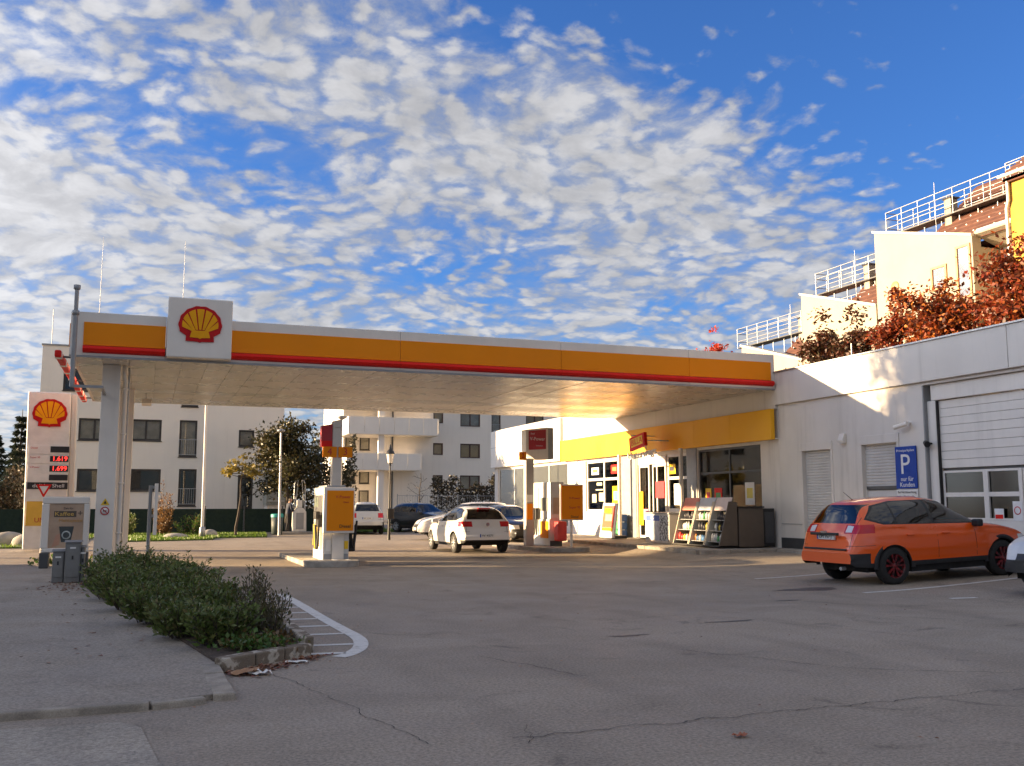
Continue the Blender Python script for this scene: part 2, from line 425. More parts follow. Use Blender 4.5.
# oil stains: thin irregular sheets
STAIN = mat('oil_stain', (.060, .052, .046), .6, (.09, .078, .068), 5)
def stain(x, y, rx, ry, seed):
    r = random.Random(seed); n = 40; ph = [r.uniform(0, 6.28) for _ in range(5)]
    pts = []
    for i in range(n):
        t = 2 * math.pi * i / n; k = 1 + .2 * math.sin(2 * t + ph[0]) + .16 * math.sin(3 * t + ph[1]) + .12 * math.sin(5 * t + ph[2]) + .08 * math.sin(9 * t + ph[3])
        px, py = x + rx * k * math.cos(t), y + ry * k * math.sin(t); pts.append((px, py, gz(px, py) + .0035))
    MB().add(pts, [list(range(n))]).build('oil_stain', STAIN, FORE)
for i, a in enumerate([(11.2, 14.9, .75, .22), (7.2, 11.2, .30, .06), (5.3, 10.4, .25, .05), (9.6, 13.3, .2, .06), (6.5, 24.6, 1.2, .5), (9.5, 26.8, 1.6, .5)]):
    stain(*a, i)

# pavement on the left: raised asphalt walk, edge stones, concrete apron
walk = [(-26, 8.25), (-3, 8.02), (-.9, 7.99), (.1, 8.02), (.56, 8.16), (.72, 9.72), (.40, 12.9), (.0, 15.2), (-.4, 17.3), (-.8, 20.0), (-1.6, 24.0), (-2.6, 27.2), (-26, 30.5)]
WALK = MB().prism([(x, y) for x, y in walk], 'z', -.04, .045).build('pavement', ASPW, kind='structure')
apron = [(-26, 5.0), (.35, 5.0), (.14, 6.3), (.04, 7.3), (-.10, 7.52), (-3, 7.58), (-26, 7.8)]
MB().prism(apron, 'z', -.03, .012).build('concrete_apron', ASPP, kind='structure')
def kerb_run(pts, wd, h, m, parent, ln=.95, z0=-.03, name='kerb_stone', worn=None):
    pts = [Vector((*p, 0)) for p in pts]
    for a, b in zip(pts, pts[1:]):
        L = (b - a).length; n = max(1, round(L / ln)); d = (b - a) / n; u = d.normalized(); s = Vector((-u.y, u.x, 0)) * wd / 2
        for i in range(n):
            p = a + d * i + u * .008; q = a + d * (i + 1) - u * .008
            p, q = p + s * random.uniform(-.06, .06), q + s * random.uniform(-.06, .06)
            hh = h + random.uniform(-.006, .006)
            mb = MB().prism([((p - s).x, (p - s).y), ((q - s).x, (q - s).y), ((q + s).x, (q + s).y), ((p + s).x, (p + s).y)], 'z', z0, hh)
            mb.build(name, worn if worn and random.random() < .85 else m, parent, bev=.015)
kerb_run([(-3.0, 7.96), (-.9, 7.93), (.1, 7.96), (.50, 8.06)], .10, .052, KERB, WALK, 1.0)
kerb_run([(.64, 8.1), (.62, 9.62)], .17, .055, KERB, WALK, .5)
# shrub bed
bedp = [(.72, 9.64), (1.50, 10.36), (1.52, 12.6), (1.25, 16), (.75, 20.), (.3, 25.1), (-1.5, 25.1), (-1.02, 20.), (-.66, 17.3), (.20, 12.95), (.66, 9.85)]
BED = MB().prism(bedp, 'z', -.02, .075).build('planting_bed', SOIL, kind='structure')
kerb_run([(.70, 9.52), (1.60, 10.28)], .15, .115, KERB, BED, .42, worn=KERBW)
kerb_run([(1.62, 10.36), (1.60, 12.6), (1.33, 16.0), (.84, 20.0), (.38, 25.1)], .13, .16, KERB, BED, .9, worn=KERBW)
# shop pavement
SHOPW = MB().prism([(14.55, 24.1), (17.6, 24.1), (17.6, 52), (14.55, 52)], 'z', -.02, .26).build('shop_pavement', CONC, kind='structure')
kerb_run([(14.48, 24.1), (14.48, 52)], .14, .255, KERB, SHOPW, 1.0)
kerb_run([(14.5, 24.04), (17.4, 24.04)], .12, .255, KERB, SHOPW, 1.0)
kerb_run([(17.2, 10.0), (17.2, 23.9)], .5, .265, CONC, SHOPW, 1.2, z0=.05)

# lawns
def lawn(name, poly, n, seed):
    L = MB().prism(poly, 'z', -.02, .05).build(name, GRASSM, kind='structure')
    r = random.Random(seed); X = [p[0] for p in poly]; Y = [p[1] for p in poly]; mb = MB(); c = 0
    def inside(x, y):
        k = False; j = len(poly) - 1
        for i in range(len(poly)):
            if (poly[i][1] > y) != (poly[j][1] > y) and x < (poly[j][0] - poly[i][0]) * (y - poly[i][1]) / (poly[j][1] - poly[i][1]) + poly[i][0]: k = not k
            j = i
        return k
    while c < n:
        x = r.uniform(min(X), max(X)); y = r.uniform(min(Y), max(Y))
        if not inside(x, y): continue
        c += 1; a = r.uniform(0, 6.28); h = r.uniform(.05, .13); wd = .03; dx, dy = math.cos(a) * wd, math.sin(a) * wd; lx, ly = r.uniform(-.05, .05), r.uniform(-.05, .05)
        mb.add([(x - dx, y - dy, .04), (x + dx, y + dy, .04), (x + lx, y + ly, .05 + h)], [(0, 1, 2)])
    g = mb.build('grass', GRASSL, L, kind='stuff')
GRASSL = leaf_mat('grass_blade', [(.07, .15, .012), (.13, .22, .02), (.17, .24, .035)], .3)
lawn('lawn', [(-1.5, 43.2), (2.8, 44.6), (3.1, 46.9), (5.4, 47.2), (6.0, 53.4), (-1.5, 53.4)], 9000, 1)
lawn('lawn', [(-12, 38.6), (-2.3, 38.2), (-2.3, 46), (-1.8, 53.4), (-12, 53.4)], 9000, 2)
lawn('lawn', [(9.8, 52.3), (12, 54.2), (26, 54.2), (26, 60), (9.8, 60)], 4000, 3)

# ------------------------------------------------------------------ emblem (scallop shape) used on the canopy and the price pylon
def emblem(parent, cx, cz, wd, y, t=.03, name='emblem'):
    """scallop in the x-z plane facing -y, bottom centre of the fan slightly above the base"""
    s = wd / 2
    def outline(k, base):
        pts = []
        for i in range(37):
            a = R(-22 + (224) * i / 36)
            rr = 1.0 + (.018 * math.cos(a * 14) if k == 1 else 0)
            pts.append((math.cos(a) * rr * k, math.sin(a) * .93 * rr * k))
        lo = [(-.64 * k, -.52 * k - .02), (-.66 * k, -.80 * k if k == 1 else -.70), (-.1, -.82 * k if k == 1 else -.72), (0, -.86 * k if k == 1 else -.76), (.1, -.82 * k if k == 1 else -.72), (.66 * k, -.80 * k if k == 1 else -.70), (.64 * k, -.52 * k - .02)]
        return pts + lo
    mb = MB().prism([(cx + px * s, cz + pz * s) for px, pz in outline(1, 0)], 'y', y, y - t)
    e = mb.build(name, PECT_R, parent)
    # yellow field with the ribs left as red gaps
    ny = MB(); base = (0, -.62); n = 7
    edges = [-12 + 204 * i / n for i in range(n + 1)]
    for i in range(n):
        a0, a1 = edges[i] + 2.6, edges[i + 1] - 2.6
        arc = [(math.cos(R(a0 + (a1 - a0) * k / 5)) * .84, math.sin(R(a0 + (a1 - a0) * k / 5)) * .78) for k in range(6)]
        am = R((a0 + a1) / 2); bx = .50 * math.cos(am) * .62; ba = -.33 + .10 * abs(math.sin(am))
        wdt = .052
        pts = [(bx + wdt, ba), *arc, (bx - wdt, ba)]
        ny.prism([(cx + px * s, cz + pz * s) for px, pz in pts], 'y', y - t - .001, y - t - .012)
    ny.prism([(cx + px * s, cz + pz * s) for px, pz in [(-.40, -.34), (-.47, -.62), (-.08, -.64), (0, -.69), (.08, -.64), (.47, -.62), (.40, -.34), (.25, -.28), (-.25, -.28)]], 'y', y - t - .0005, y - t - .0125)
    ny.build('emblem_fan', PECT_Y, e)
    return e

# ------------------------------------------------------------------ canopy
CX0, CX1, CY0, CY1 = -1.78, 17.42, 24.4, 35.05
can = thing('canopy', 'long white flat canopy with orange and red fascia over the pumps', 'canopy', (CX0, CY0, 0))
box('roof_deck', WHITE, can, CX0 + .05, CX1 - .02, CY0 + .05, CY1 - .05, 5.06, 5.22)
# soffit planks run front to back
n = 32; dx = (CX1 - CX0 - .2) / n
pm = None
for i in range(n):
    x0 = CX0 + .1 + i * dx
    if pm is None: pm = box('soffit_panel', SOFF, can, x0 + .003, x0 + dx - .003, CY0 + .10, CY1 - .08, 4.90, 4.93, bev=.006)
    else:
        o = pm.copy(); COL.objects.link(o); o.location = (i * dx, 0, random.uniform(-.004, .004)); o.rotation_euler = (R(random.uniform(-.02, .02)), R(random.uniform(-.25, .25)), 0)
        o.rotation_euler = (0, 0, 0)
box('soffit_backing', STEELG, can, CX0 + .08, CX1 - .03, CY0 + .08, CY1 - .06, 4.95, 5.05)
# front fascia: white shell in lengths, orange field, red nose bar
cuts = [CX0, .30, 1.80, 6.0, 10.5, 14.5, CX1]
for a, b in zip(cuts, cuts[1:]):
    box('fascia_panel', WHITE, can, a + .003, b - .003, CY0, CY0 + .09, 4.93, 5.95, bev=.012)
oc = [(-1.5, .30)] + [(1.8, 6.0), (6.0, 10.5), (10.5, 14.5), (14.5, 17.28)]
for a, b in oc:
    box('orange_band', ORANGE, can, a + .004, b - .004, CY0 - .03, CY0 - .002, 5.17, 5.71, bev=.006)
    e1 = b + .05 if b > 17 else b - .004
    MB().prism([(CY0 - .002, 4.99), (CY0 - .10, 5.02), (CY0 - .13, 5.08), (CY0 - .10, 5.14), (CY0 - .002, 5.168)], 'x', a + .004, e1).build('red_bar', RED, can)
box('gutter_lip', STEELG, can, CX0, CX1, CY0 - .015, CY0 + .05, 4.885, 4.926)
for nm, a in (('side_fascia', (CX0, CX0 + .09, CY0 + .095, CY1 - .095)), ('side_fascia', (CX1 - .09, CX1, CY0 + .095, CY1 - .095))):
    box(nm, WHITE, can, *a, 4.94, 5.94, bev=.01)
box('rear_fascia', WHITE, can, CX0, CX1, CY1 - .09, CY1, 4.90, 5.32, bev=.01)
box('side_orange_band', ORANGE, can, CX0 - .035, CX0 - .003, CY0 + .3, CY1 - .2, 5.17, 5.71)
bar = MB().box(CX0 - .30, CX0 - .16, CY0 - .05, CY1, 4.86, 5.02).build('side_light_bar', RED, can, bev=.03)
m2 = MB()
for y in np.linspace(CY0 + .4, CY1 - .4, 8): m2.box(CX0 - .302, CX0 - .158, y - .32, y - .05, 4.858, 5.022)
m2.build('white_band', TXW, bar)
for y in np.linspace(CY0 + .6, CY1 - .6, 5): box('bracket', STEELD, can, CX0 - .17, CX0 + .02, y - .03, y + .03, 4.93, 4.97)
# emblem box on the front
eb = box('emblem_box', WHITE, can, .32, 1.79, CY0 - .30, CY0 + .02, 4.95, 6.39, bev=.03)
emblem(eb, 1.055, 5.74, .98, CY0 - .302)
# pillars
for (px0, px1, py0, py1) in ((-1.10, -.68, 25.55, 25.97), (-.86, -.42, 30.8, 31.2)):
    p = box('pillar', WHITE, can, px0, px1, py0, py1, 0.0, 4.9, bev=.015)
    box('base_plate', STEELG, p, px0 - .06, px1 + .06, py0 - .06, py1 + .06, -.02, .05, bev=.01)
    if py0 < 26:
        d = MB().prism([(-.99, 1.50), (-.79, 1.50), (-.89, 1.66)], 'y', py0 - .001, py0 - .012).build('warning_plate', YELB, p)
        MB().prism([(-.925, 1.53), (-.855, 1.53), (-.89, 1.61)], 'y', py0 - .0125, py0 - .016).build('warning_symbol', TXK, d)
        d = MB().lathe([(0, py0 - .012), (.098, py0 - .012), (.098, py0 - .001)], (-.89, 0, 1.36), 'y', 24).build('ban_plate', TXW, p)
        rg = MB().lathe([(.078, py0 - .0125), (.078, py0 - .016), (.1, py0 - .016), (.1, py0 - .0125)], (-.89, 0, 1.36), 'y', 24); rg.tube((-.95, py0 - .015, 1.42), (-.83, py0 - .015, 1.30), .009, n=6)
        rg.build('ban_ring', TXR, d)
        box('ban_symbol', TXK, d, -.93, -.85, py0 - .0145, py0 - .0125, 1.345, 1.375)
# roof drain pipes by the pillars
mb = MB().path([(-.60, 25.7, 4.9), (-.60, 25.7, 4.62), (-.57, 25.8, 4.5), (-.57, 25.8, .1)], .055, 10)
for z in (.8, 2.0, 3.2, 4.3): mb.lathe([(.056, z), (.07, z), (.07, z + .05), (.056, z + .05)], (-.57, 25.8, 0), 'z', 10)
mb.build('drain_pipe', WHITE, can)
MB().path([(-.50, 26.1, 4.9), (-.50, 26.1, .1)], .03, 8).build('cable_conduit', GALV, can)
# lightning rods on the roof
for x, z1, y in ((.80, 9.3, 30.0), (-1.45, 9.2, 30.0)):
    MB().tube((x, y, 5.2), (x, y, 7.0), .014, n=6).tube((x, y, 7.0), (x, y, z1), .009, .004, n=6).lathe([(.0, 5.21), (.16, 5.21), (.16, 5.3), (.02, 5.34)], (x, y, 0)).build('lightning_rod', GALV, can)
# vent mast standing clear of the corner
vm = thing('vent_mast', 'thin grey steel vent mast at the left corner of the canopy', 'mast', (-1.66, 24.05, 4.15))
MB().tube((-1.66, 24.05, 4.15), (-1.66, 24.05, 5.85), .055).tube((-1.66, 24.05, 5.85), (-1.66, 24.05, 6.42), .046).build('tube', STEELG, vm)
MB().lathe([(.0, 6.5), (.075, 6.49), (.075, 6.40), (.05, 6.38)], (-1.66, 24.05, 0)).lathe([(.06, 5.80), (.075, 5.80), (.075, 5.90), (.06, 5.90)], (-1.66, 24.05, 0)).build('cap', STEELG, vm)
MB().box(-1.70, -1.0, 24.03, 24.09, 4.14, 4.20).box(-1.06, -1.0, 24.09, 25.6, 4.14, 4.20).build('bracket', STEELG, vm)
# floodlight under the canopy
fl = thing('floodlight', 'small white floodlight under the rear left of the canopy', 'floodlight', (-.1, 32, 4.88))
MB().tube((-.1, 32, 4.9), (-.1, 32, 4.72), .02).build('stem', GALV, fl)
MB().prism([(31.85, 4.60), (31.95, 4.74), (32.12, 4.66), (32.05, 4.52)], 'x', -.22, .06).build('housing', WHITE, fl, bev=.01)

# ------------------------------------------------------------------ pump islands
def island(name, label, x0, x1, y0, y1):
    t = thing(name, label, 'pump island', ((x0 + x1) / 2, y0, 0))
    r = (x1 - x0) / 2; cx = (x0 + x1) / 2
    nose = [(x0, y0 + .42)] + [(cx + (x1 - cx) * -math.cos(a), y0 + .42 - .42 * math.sin(a)) for a in np.linspace(.25, math.pi - .25, 12)] + [(x1, y0 + .42)]
    MB().prism(nose + [(x1, y0 + .9), (x0, y0 + .9)], 'z', -.01, .145).build('end_cap', CONC, t, bev=.02)
    MB().prism([(x0 + .02, y0 + .905), (x1 - .02, y0 + .905), (x1 - .02, y1), (x0 + .02, y1)], 'z', -.01, .12).build('slab', CONC, t, bev=.02)
    mb = MB()
    for k in range(4):
        a = x0 + .05 + k * (x1 - x0) / 4
        mb.box(a, a + .10, y0 + .45, y0 + .88, .146, .149)
    mb.build('paint_mark', LINE, t)
    return t
island('pump_island', 'low concrete pump island under the left fuel pump', 3.72, 5.05, 24.05, 29.6)
island('pump_island', 'low concrete pump island under the right fuel pump beside the shop', 12.02, 13.62, 29.0, 34.5)

def hose(mb, p, q, sag, r=.018, n=12):
    p, q = Vector(p), Vector(q); pts = [p.lerp(q, i / n) - Vector((0, 0, sag * math.sin(math.pi * i / n))) for i in range(n + 1)]
    mb.path(pts, r, 6)
PUMPW = mat('pump_white', (.66, .65, .62), .4, streak=.2)
# pump 1
p1 = thing('fuel_pump', 'white fuel pump with orange board and black hose, under the 4 and 3 tags', 'fuel pump', (4.55, 25.6, .12))
box('cabinet', PUMPW, p1, 4.22, 4.88, 24.95, 26.45, .12, 1.95, bev=.02)
box('plinth', STEELG, p1, 4.24, 4.86, 24.93, 26.47, .119, .28)
box('side_panel', YELB, p1, 4.195, 4.219, 25.5, 26.4, .45, 1.0, bev=.01)
box('screen_panel', mat('pump_screen_bezel', (.12, .12, .12), .35), p1, 4.195, 4.219, 25.1, 26.3, 1.25, 1.75, bev=.01)
mb = MB()
for k in range(3): mb.box(4.10, 4.22, 25.02 + .14 * k, 25.10 + .14 * k, .95, 1.25)
mb.build('nozzle_holder', BLACK, p1, bev=.01)
for k in range(3):
    mb = MB(); y = 25.06 + .14 * k; hose(mb, (4.14, y, 1.25), (4.06, y + .08, 1.0), .72, .03); mb.build('hose', BLACK if k != 1 else YELB, p1)
mb = MB(); hose(mb, (4.90, 25.0, 1.35), (5.12, 25.2, 1.1), .8, .03); hose(mb, (4.90, 25.3, 1.35), (5.16, 25.5, 1.0), .75, .03); mb.build('hose', BLACK, p1)
box('hose_guard', BLACK, p1, 4.90, 5.10, 25.2, 25.5, .32, .62, bev=.04)
box('red_stripe', RED, p1, 4.60, 4.66, 24.925, 24.95, .22, .80)
box('front_post', WHITE, p1, 4.44, 4.74, 24.87, 24.925, .12, .86, bev=.01)
b1 = box('board', WHITE, p1, 4.18, 4.96, 24.70, 24.84, .80, 1.93, bev=.02)
f = box('board_face', ORANGE, b1, 4.26, 4.93, 24.688, 24.699, .86, 1.86)
text('lettering', 'V-Power', .105, TXR, b1, (4.66, 24.685, 1.70), '-y'); text('lettering', 'Diesel', .055, TXR, b1, (4.74, 24.685, 1.57), '-y')
text('lettering', 'Diesel', .115, TXK, b1, (4.72, 24.685, .97), '-y')
box('top_cap', GALV, p1, 4.3, 4.8, 25.1, 26.3, 1.951, 2.0, bev=.02)
mb = MB()
for k in range(3): mb.box(4.04, 4.15, 25.02 + .14 * k, 25.09 + .14 * k, 1.15, 1.34)
mb.build('nozzle', BLACK, p1, bev=.015)
box('screen', mat('lcd_green', (.22, .26, .20), .15), p1, 4.190, 4.1945, 25.6, 26.2, 1.45, 1.70)
box('instruction_card', PAPER, p1, 4.30, 4.42, 24.938, 24.949, .35, .62); box('instruction_card', YELB, p1, 4.76, 4.86, 24.938, 24.949, .40, .60)
# totem 1
t1 = thing('pump_totem', 'grey totem column with maroon panel and orange tags 4 and 3', 'totem', (4.9, 27.1, .12))
box('column', PUMPW, t1, 4.77, 5.03, 27.0, 27.26, .12, 3.62, bev=.02)
MB().prism([(4.46, 3.08), (4.768, 3.08), (4.768, 3.72), (4.46, 3.66)], 'y', 27.0, 27.2).build('sign_panel', REDD, t1, bev=.01)
MB().prism([(4.77, 3.62), (5.03, 3.62), (5.03, 3.86), (4.77, 3.80)], 'y', 27.0, 27.26).build('column_head', PUMPW, t1, bev=.02)
box('red_flash', RED, t1, 4.48, 4.755, 26.985, 26.999, 3.09, 3.25)
for x, s in ((4.50, '4'), (4.93, '3')):
    g = box('number_tag', ORANGE, t1, x, x + .385, 26.93, 26.98, 2.80, 3.09, bev=.008); text('number', s, .27, TXR, g, (x + .19, 26.927, 2.945), '-y')
# pump 2
p2 = thing('fuel_pump', 'double white fuel pump with orange lower panel, on the island beside the shop', 'fuel pump', (13.1, 31.8, .12))
box('cabinet', PUMPW, p2, 12.87, 13.36, 31.0, 33.4, .12, 1.02, bev=.02)
box('upper_cabinet', PUMPW, p2, 12.90, 13.40, 30.95, 33.5, 1.021, 2.28, bev=.03)
box('side_panel', ORANGE, p2, 12.845, 12.869, 31.05, 31.75, .38, .95, bev=.01)
box('plinth', STEELD, p2, 12.9, 13.33, 30.96, 33.45, .119, .30)
box('screen_panel', mat('screen_glass_grey', (.25, .26, .25), .2), p2, 12.87, 12.899, 31.2, 31.8, 1.3, 1.75, bev=.008)
box('menu_card', mat('menu_card', (.55, .42, .30), .6), p2, 13.0, 13.28, 30.935, 30.949, 1.20, 1.75)
box('price_strip', PAPER, p2, 12.87, 12.899, 32.0, 32.6, 1.3, 2.1, bev=.008)
for k in range(5):
    mb = MB(); y = 31.95 + .2 * k; hose(mb, (12.82, y, 1.35), (12.80, y + .1, 1.0), .7, .022, 14); mb.build('hose', BLACK, p2)
mb = MB()
for k in range(5): mb.box(12.74, 12.87, 31.90 + .2 * k, 32.0 + .2 * k, 1.0, 1.4)
mb.build('nozzle_holder', BLACK, p2, bev=.012)
box('fire_bucket', mat('bucket_red', (.75, .06, .05), .5), p2, 12.95, 13.3, 30.45, 30.8, .30, .95, bev=.05)
# board 2 on own post
b2 = thing('fuel_board', 'orange price board with three fuel names on a white post', 'board', (13.05, 29.5, .14))
MB().tube((13.05, 29.55, .14), (13.05, 29.55, 1.05), .045).build('post', WHITE, b2)
box('panel', WHITE, b2, 12.62, 13.44, 29.44, 29.54, 1.0, 2.17, bev=.02); box('panel_face', ORANGE, b2, 12.66, 13.40, 29.425, 29.439, 1.04, 2.13)
for s, z in (('V-Power', 1.72), ('Super 95', 1.42), ('Diesel', 1.12)): text('lettering', s, .11, TXR if z > 1.2 else TXK, b2, (13.12, 29.422, z), '-y')
# totem 2
t2 = thing('pump_totem', 'grey totem column topped by a dark red lettered sign box', 'totem', (12.37, 31.6, .12))
box('column', mat('totem_grey', (.40, .39, .37), .5), t2, 12.23, 12.52, 31.5, 31.76, .12, 3.10, bev=.02)
sb = MB().prism([(12.19, 3.32), (12.52, 3.05), (13.02, 3.06), (13.02, 4.18), (12.19, 4.08)], 'y', 31.4, 31.85).build('sign_box', WHITE, t2, bev=.02)
box('sign_side', STEELG, t2, 13.025, 13.24, 31.45, 31.82, 3.08, 4.17, bev=.02)
MB().prism([(12.29, 3.38), (12.93, 3.42), (12.93, 4.10), (12.29, 4.03)], 'y', 31.385, 31.399).build('sign_face', REDD, sb)
text('lettering', 'V-Power', .165, TXW, sb, (12.61, 31.382, 3.76), '-y', width=.56); text('lettering', 'Shell', .08, TXW, sb, (12.43, 31.382, 3.94), '-y'); text('lettering', 'Entdecken', .06, TXW, sb, (12.68, 31.382, 3.53), '-y')
g = box('number_tag', ORANGE, t2, 11.96, 12.22, 31.43, 31.48, 3.03, 3.31, bev=.008); text('number', '2', .24, TXR, g, (12.09, 31.427, 3.17), '-y')
box('sticker', PAPER, t2, 12.27, 12.47, 31.485, 31.499, 1.60, 1.85); box('sticker', ORANGE, t2, 12.27, 12.47, 31.485, 31.499, 1.0, 1.55)

# ------------------------------------------------------------------ price pylon
PYLW = mat('pylon_white', (.86, .85, .82), .5)
pp = thing('price_pylon', 'tall white fuel price pylon with scallop emblem and red digits', 'pylon', (-3.0, 36.2, 0))
MB().prism([(-3.80, 5.26), (-3.70, .05), (-2.40, .05), (-2.48, 5.26)], 'y', 36.0, 36.45).build('casing', PYLW, pp, bev=.05, seg=3)
MB().prism([(-2.47, 5.22), (-2.395, .05), (-2.22, .05), (-2.30, 5.22)], 'y', 36.06, 36.40).build('side_casing', WALLW, pp, bev=.04)
emblem(pp, -3.10, 4.53, 1.06, 35.998)
rows = [(3.44, 3.24, 'Diesel', None), (3.12, 2.93, 'Super 95', '1.619'), (2.80, 2.60, 'V-Power', '1.699'), (2.50, 2.31, '', None)]
for z1, z0, s, d in rows:
    r = box('price_row', PYLW, pp, -3.68, -2.44, 35.97, 35.999, z0 - .06, z1 + .04, bev=.008)
    q = box('display', BLACK, r, -3.02, -2.45, 35.955, 35.969, z0, z1)
    if d: text('digits', d, .215, LED, r, (-2.72, 35.952, (z0 + z1) / 2), '-y', width=.42)
    if s: text('lettering', s, .085, TXR, r, (-3.62, 35.967, (z0 + z1) / 2 + .04), '-y', align='LEFT')
q = box('black_strip', BLACK, pp, -3.66, -2.44, 35.965, 35.999, 2.02, 2.24); text('lettering', 'deli by Shell', .17, TXW, q, (-3.02, 35.962, 2.13), '-y', width=.95)
q = box('yellow_panel', mat('pylon_yellow', (.80, .50, .06), .5), pp, -3.64, -2.75, 35.965, 35.999, .82, 1.62); text('lettering', 'UNI', .22, TXR, q, (-3.2, 35.962, 1.0), '-y')
MB().lathe([(.0, 35.96), (.16, 35.96), (.16, 35.964)], (-3.0, 0, 1.35), 'y', 20).build('red_disc', TXR, q)

# ------------------------------------------------------------------ shop building
XW = 17.5; FZ = .28
shop = thing('shop_building', 'white flat-roofed station shop with yellow band above dark windows', 'building', (XW, 24.4, 0))
# front: openings (y0,y1,z0,z1)
W1 = (25.35, 29.0, 1.05, 3.34); W2 = (29.75, 31.2, 1.28, 3.30); DR = (31.25, 33.4, FZ, 3.28); W3 = (34.75, 38.1, 1.22, 3.34); W4 = (40.0, 49.2, .5, 3.40)
wall_holes(MB(), 'x', XW, XW + .22, 24.41, 49.7, .0, 3.45, [W1, W2, DR, W3, W4]).build('front_wall', WALLG, shop)
box('dark_pier', STEELG, shop, XW - .03, XW - .001, 29.05, 29.7, FZ, 3.42); box('dark_pier', STEELG, shop, XW - .03, XW - .001, 33.45, 34.7, FZ, 3.42)
box('white_apron', WHITE, shop, XW - .012, XW - .001, 34.76, 38.1, FZ + .25, 1.21); box('white_apron', WHITE, shop, XW - .012, XW - .001, 29.76, 31.2, FZ + .2, 1.27)
box('white_panel', WHITE, shop, XW - .02, XW - .001, 38.9, 39.9, 2.2, 3.42)
box('upper_wall', WALLW, shop, XW, XW + .25, 24.41, 49.7, 3.451, 5.40); box('side_wall', WALLW, shop, XW + .22, XW + 8, 49.5, 49.7, 0, 5.40)
box('coping', GALV, shop, XW - .04, XW + .30, 35.2, 49.75, 5.401, 5.45)
box('white_fascia', WHITE, shop, XW - .22, XW - .002, 40.3, 49.75, 3.46, 5.38, bev=.01)
box('fascia_joint', STEELG, shop, XW - .224, XW - .2, 40.3, 49.74, 4.50, 4.515)
box('grey_upper_band', PANELG, shop, XW - .10, XW - .002, 24.42, 40.28, 4.34, 5.38)
yc = [24.42, 26.6, 28.8, 31.0, 33.2, 35.4, 37.6, 40.27]
for a, b in zip(yc, yc[1:]): box('yellow_panel', YELL, shop, XW - .26, XW - .12, a + .002, b - .002, 3.42, 4.33, bev=.006)
box('flat_roof', STEELG, shop, XW + .2, XW + 8, 24.5, 49.6, 5.05, 5.15)
box('soffit', WALLW, shop, XW - .118, XW - .002, 24.42, 40.27, 3.44, 3.47)
# interior
box('shop_floor', CONC, shop, XW + .22, XW + 6, 24.6, 40, .1, FZ); box('back_wall', mat('shop_back', (.50, .30, .05), .8, (.35, .22, .08), 1.5), shop, XW + 6, XW + 6.2, 24.6, 40, .1, 3.5); box('ceiling', WALLW, shop, XW + .24, XW + 6, 24.6, 40, 3.46, 3.52)
box('party_wall', WALLG, shop, XW + .24, XW + 6, 39.9, 40.0, .1, 3.5)
box('counter', YELL, shop, XW + 2.6, XW + 3.4, 25.2, 29.6, FZ, 1.35); box('counter_back', YELL, shop, XW + 5.0, XW + 5.9, 25.2, 30.2, FZ, 2.5)
GOODS = [mat('goods_%d' % i, c, .5) for i, c in enumerate([(.6, .05, .04), (.7, .55, .08), (.1, .25, .5), (.6, .6, .58), (.08, .3, .1), (.5, .2, .05), (.03, .03, .04)])]
def shelf_unit(parent, x0, x1, y0, y1, z0, rows, rh, seed):
    r = random.Random(seed); mb = MB().use(STEELG).box(x1 - .03, x1, y0, y1, z0, z0 + rows * rh)
    for k in range(rows + 1): mb.use(STEELG).box(x0, x1 - .03, y0, y1, z0 + k * rh - .02, z0 + k * rh)
    for k in range(rows):
        y = y0 + .03
        while y < y1 - .1:
            wd = r.uniform(.07, .2); g = r.choice(GOODS); h = rh * r.uniform(.5, .85)
            if y + wd > y1: break
            mb.use(g).box(x0 + r.uniform(.02, .06), x0 + .25, y, y + wd - .01, z0 + k * rh, z0 + k * rh + h); y += wd
    return mb.build('goods_shelf', None, parent)
for i, (a, b) in enumerate([(29.8, 31.1), (34.8, 36.3), (36.5, 38.0)]): shelf_unit(shop, XW + 1.4, XW + 1.9, a, b, FZ, 5, .42, i)
shelf_unit(shop, XW + 4.5, XW + 5.0, 31, 35, FZ, 5, .42, 9)
def window(parent, q, m_fr, nu, zs, fw=.07, gl=GLASS, x=XW, name='window', depth=.08):
    """framed window in an x-facing opening, nu columns, transoms at zs"""
    y0, y1, z0, z1 = q; mb = MB(); a, b = x + .06, x + .06 + depth
    mb.box(a, b, y0, y0 + fw, z0, z1).box(a, b, y1 - fw, y1, z0, z1).box(a, b, y0 + fw, y1 - fw, z0, z0 + fw).box(a, b, y0 + fw, y1 - fw, z1 - fw, z1)
    zz = [z0] + list(zs) + [z1]; uu = [y0 + (y1 - y0) * i / nu for i in range(nu + 1)]
    for z in zs: mb.box(a + .004, b - .004, y0 + fw, y1 - fw, z - fw / 2, z + fw / 2)
    for u in uu[1:-1]: mb.box(a + .008, b - .008, u - fw / 2, u + fw / 2, z0 + fw, z1 - fw)
    f = mb.build(name, m_fr, parent)
    for za, zb in zip(zz, zz[1:]):
        for ua, ub in zip(uu, uu[1:]): box('pane', gl, f, a + .03, a + .04, ua + .01, ub - .01, za + .01, zb - .01)
    return f
window(shop, W1, STEELD, 2, (2.55,), .07); window(shop, W2, FRAMEW, 1, (2.45,), .10); window(shop, W3, FRAMEW, 2, (2.55,), .10)
f = window(shop, W4, FRAMEW, 4, (1.3,), .08, glass_mat('frosted_glass', (.45, .47, .42), .9, .25, .25))
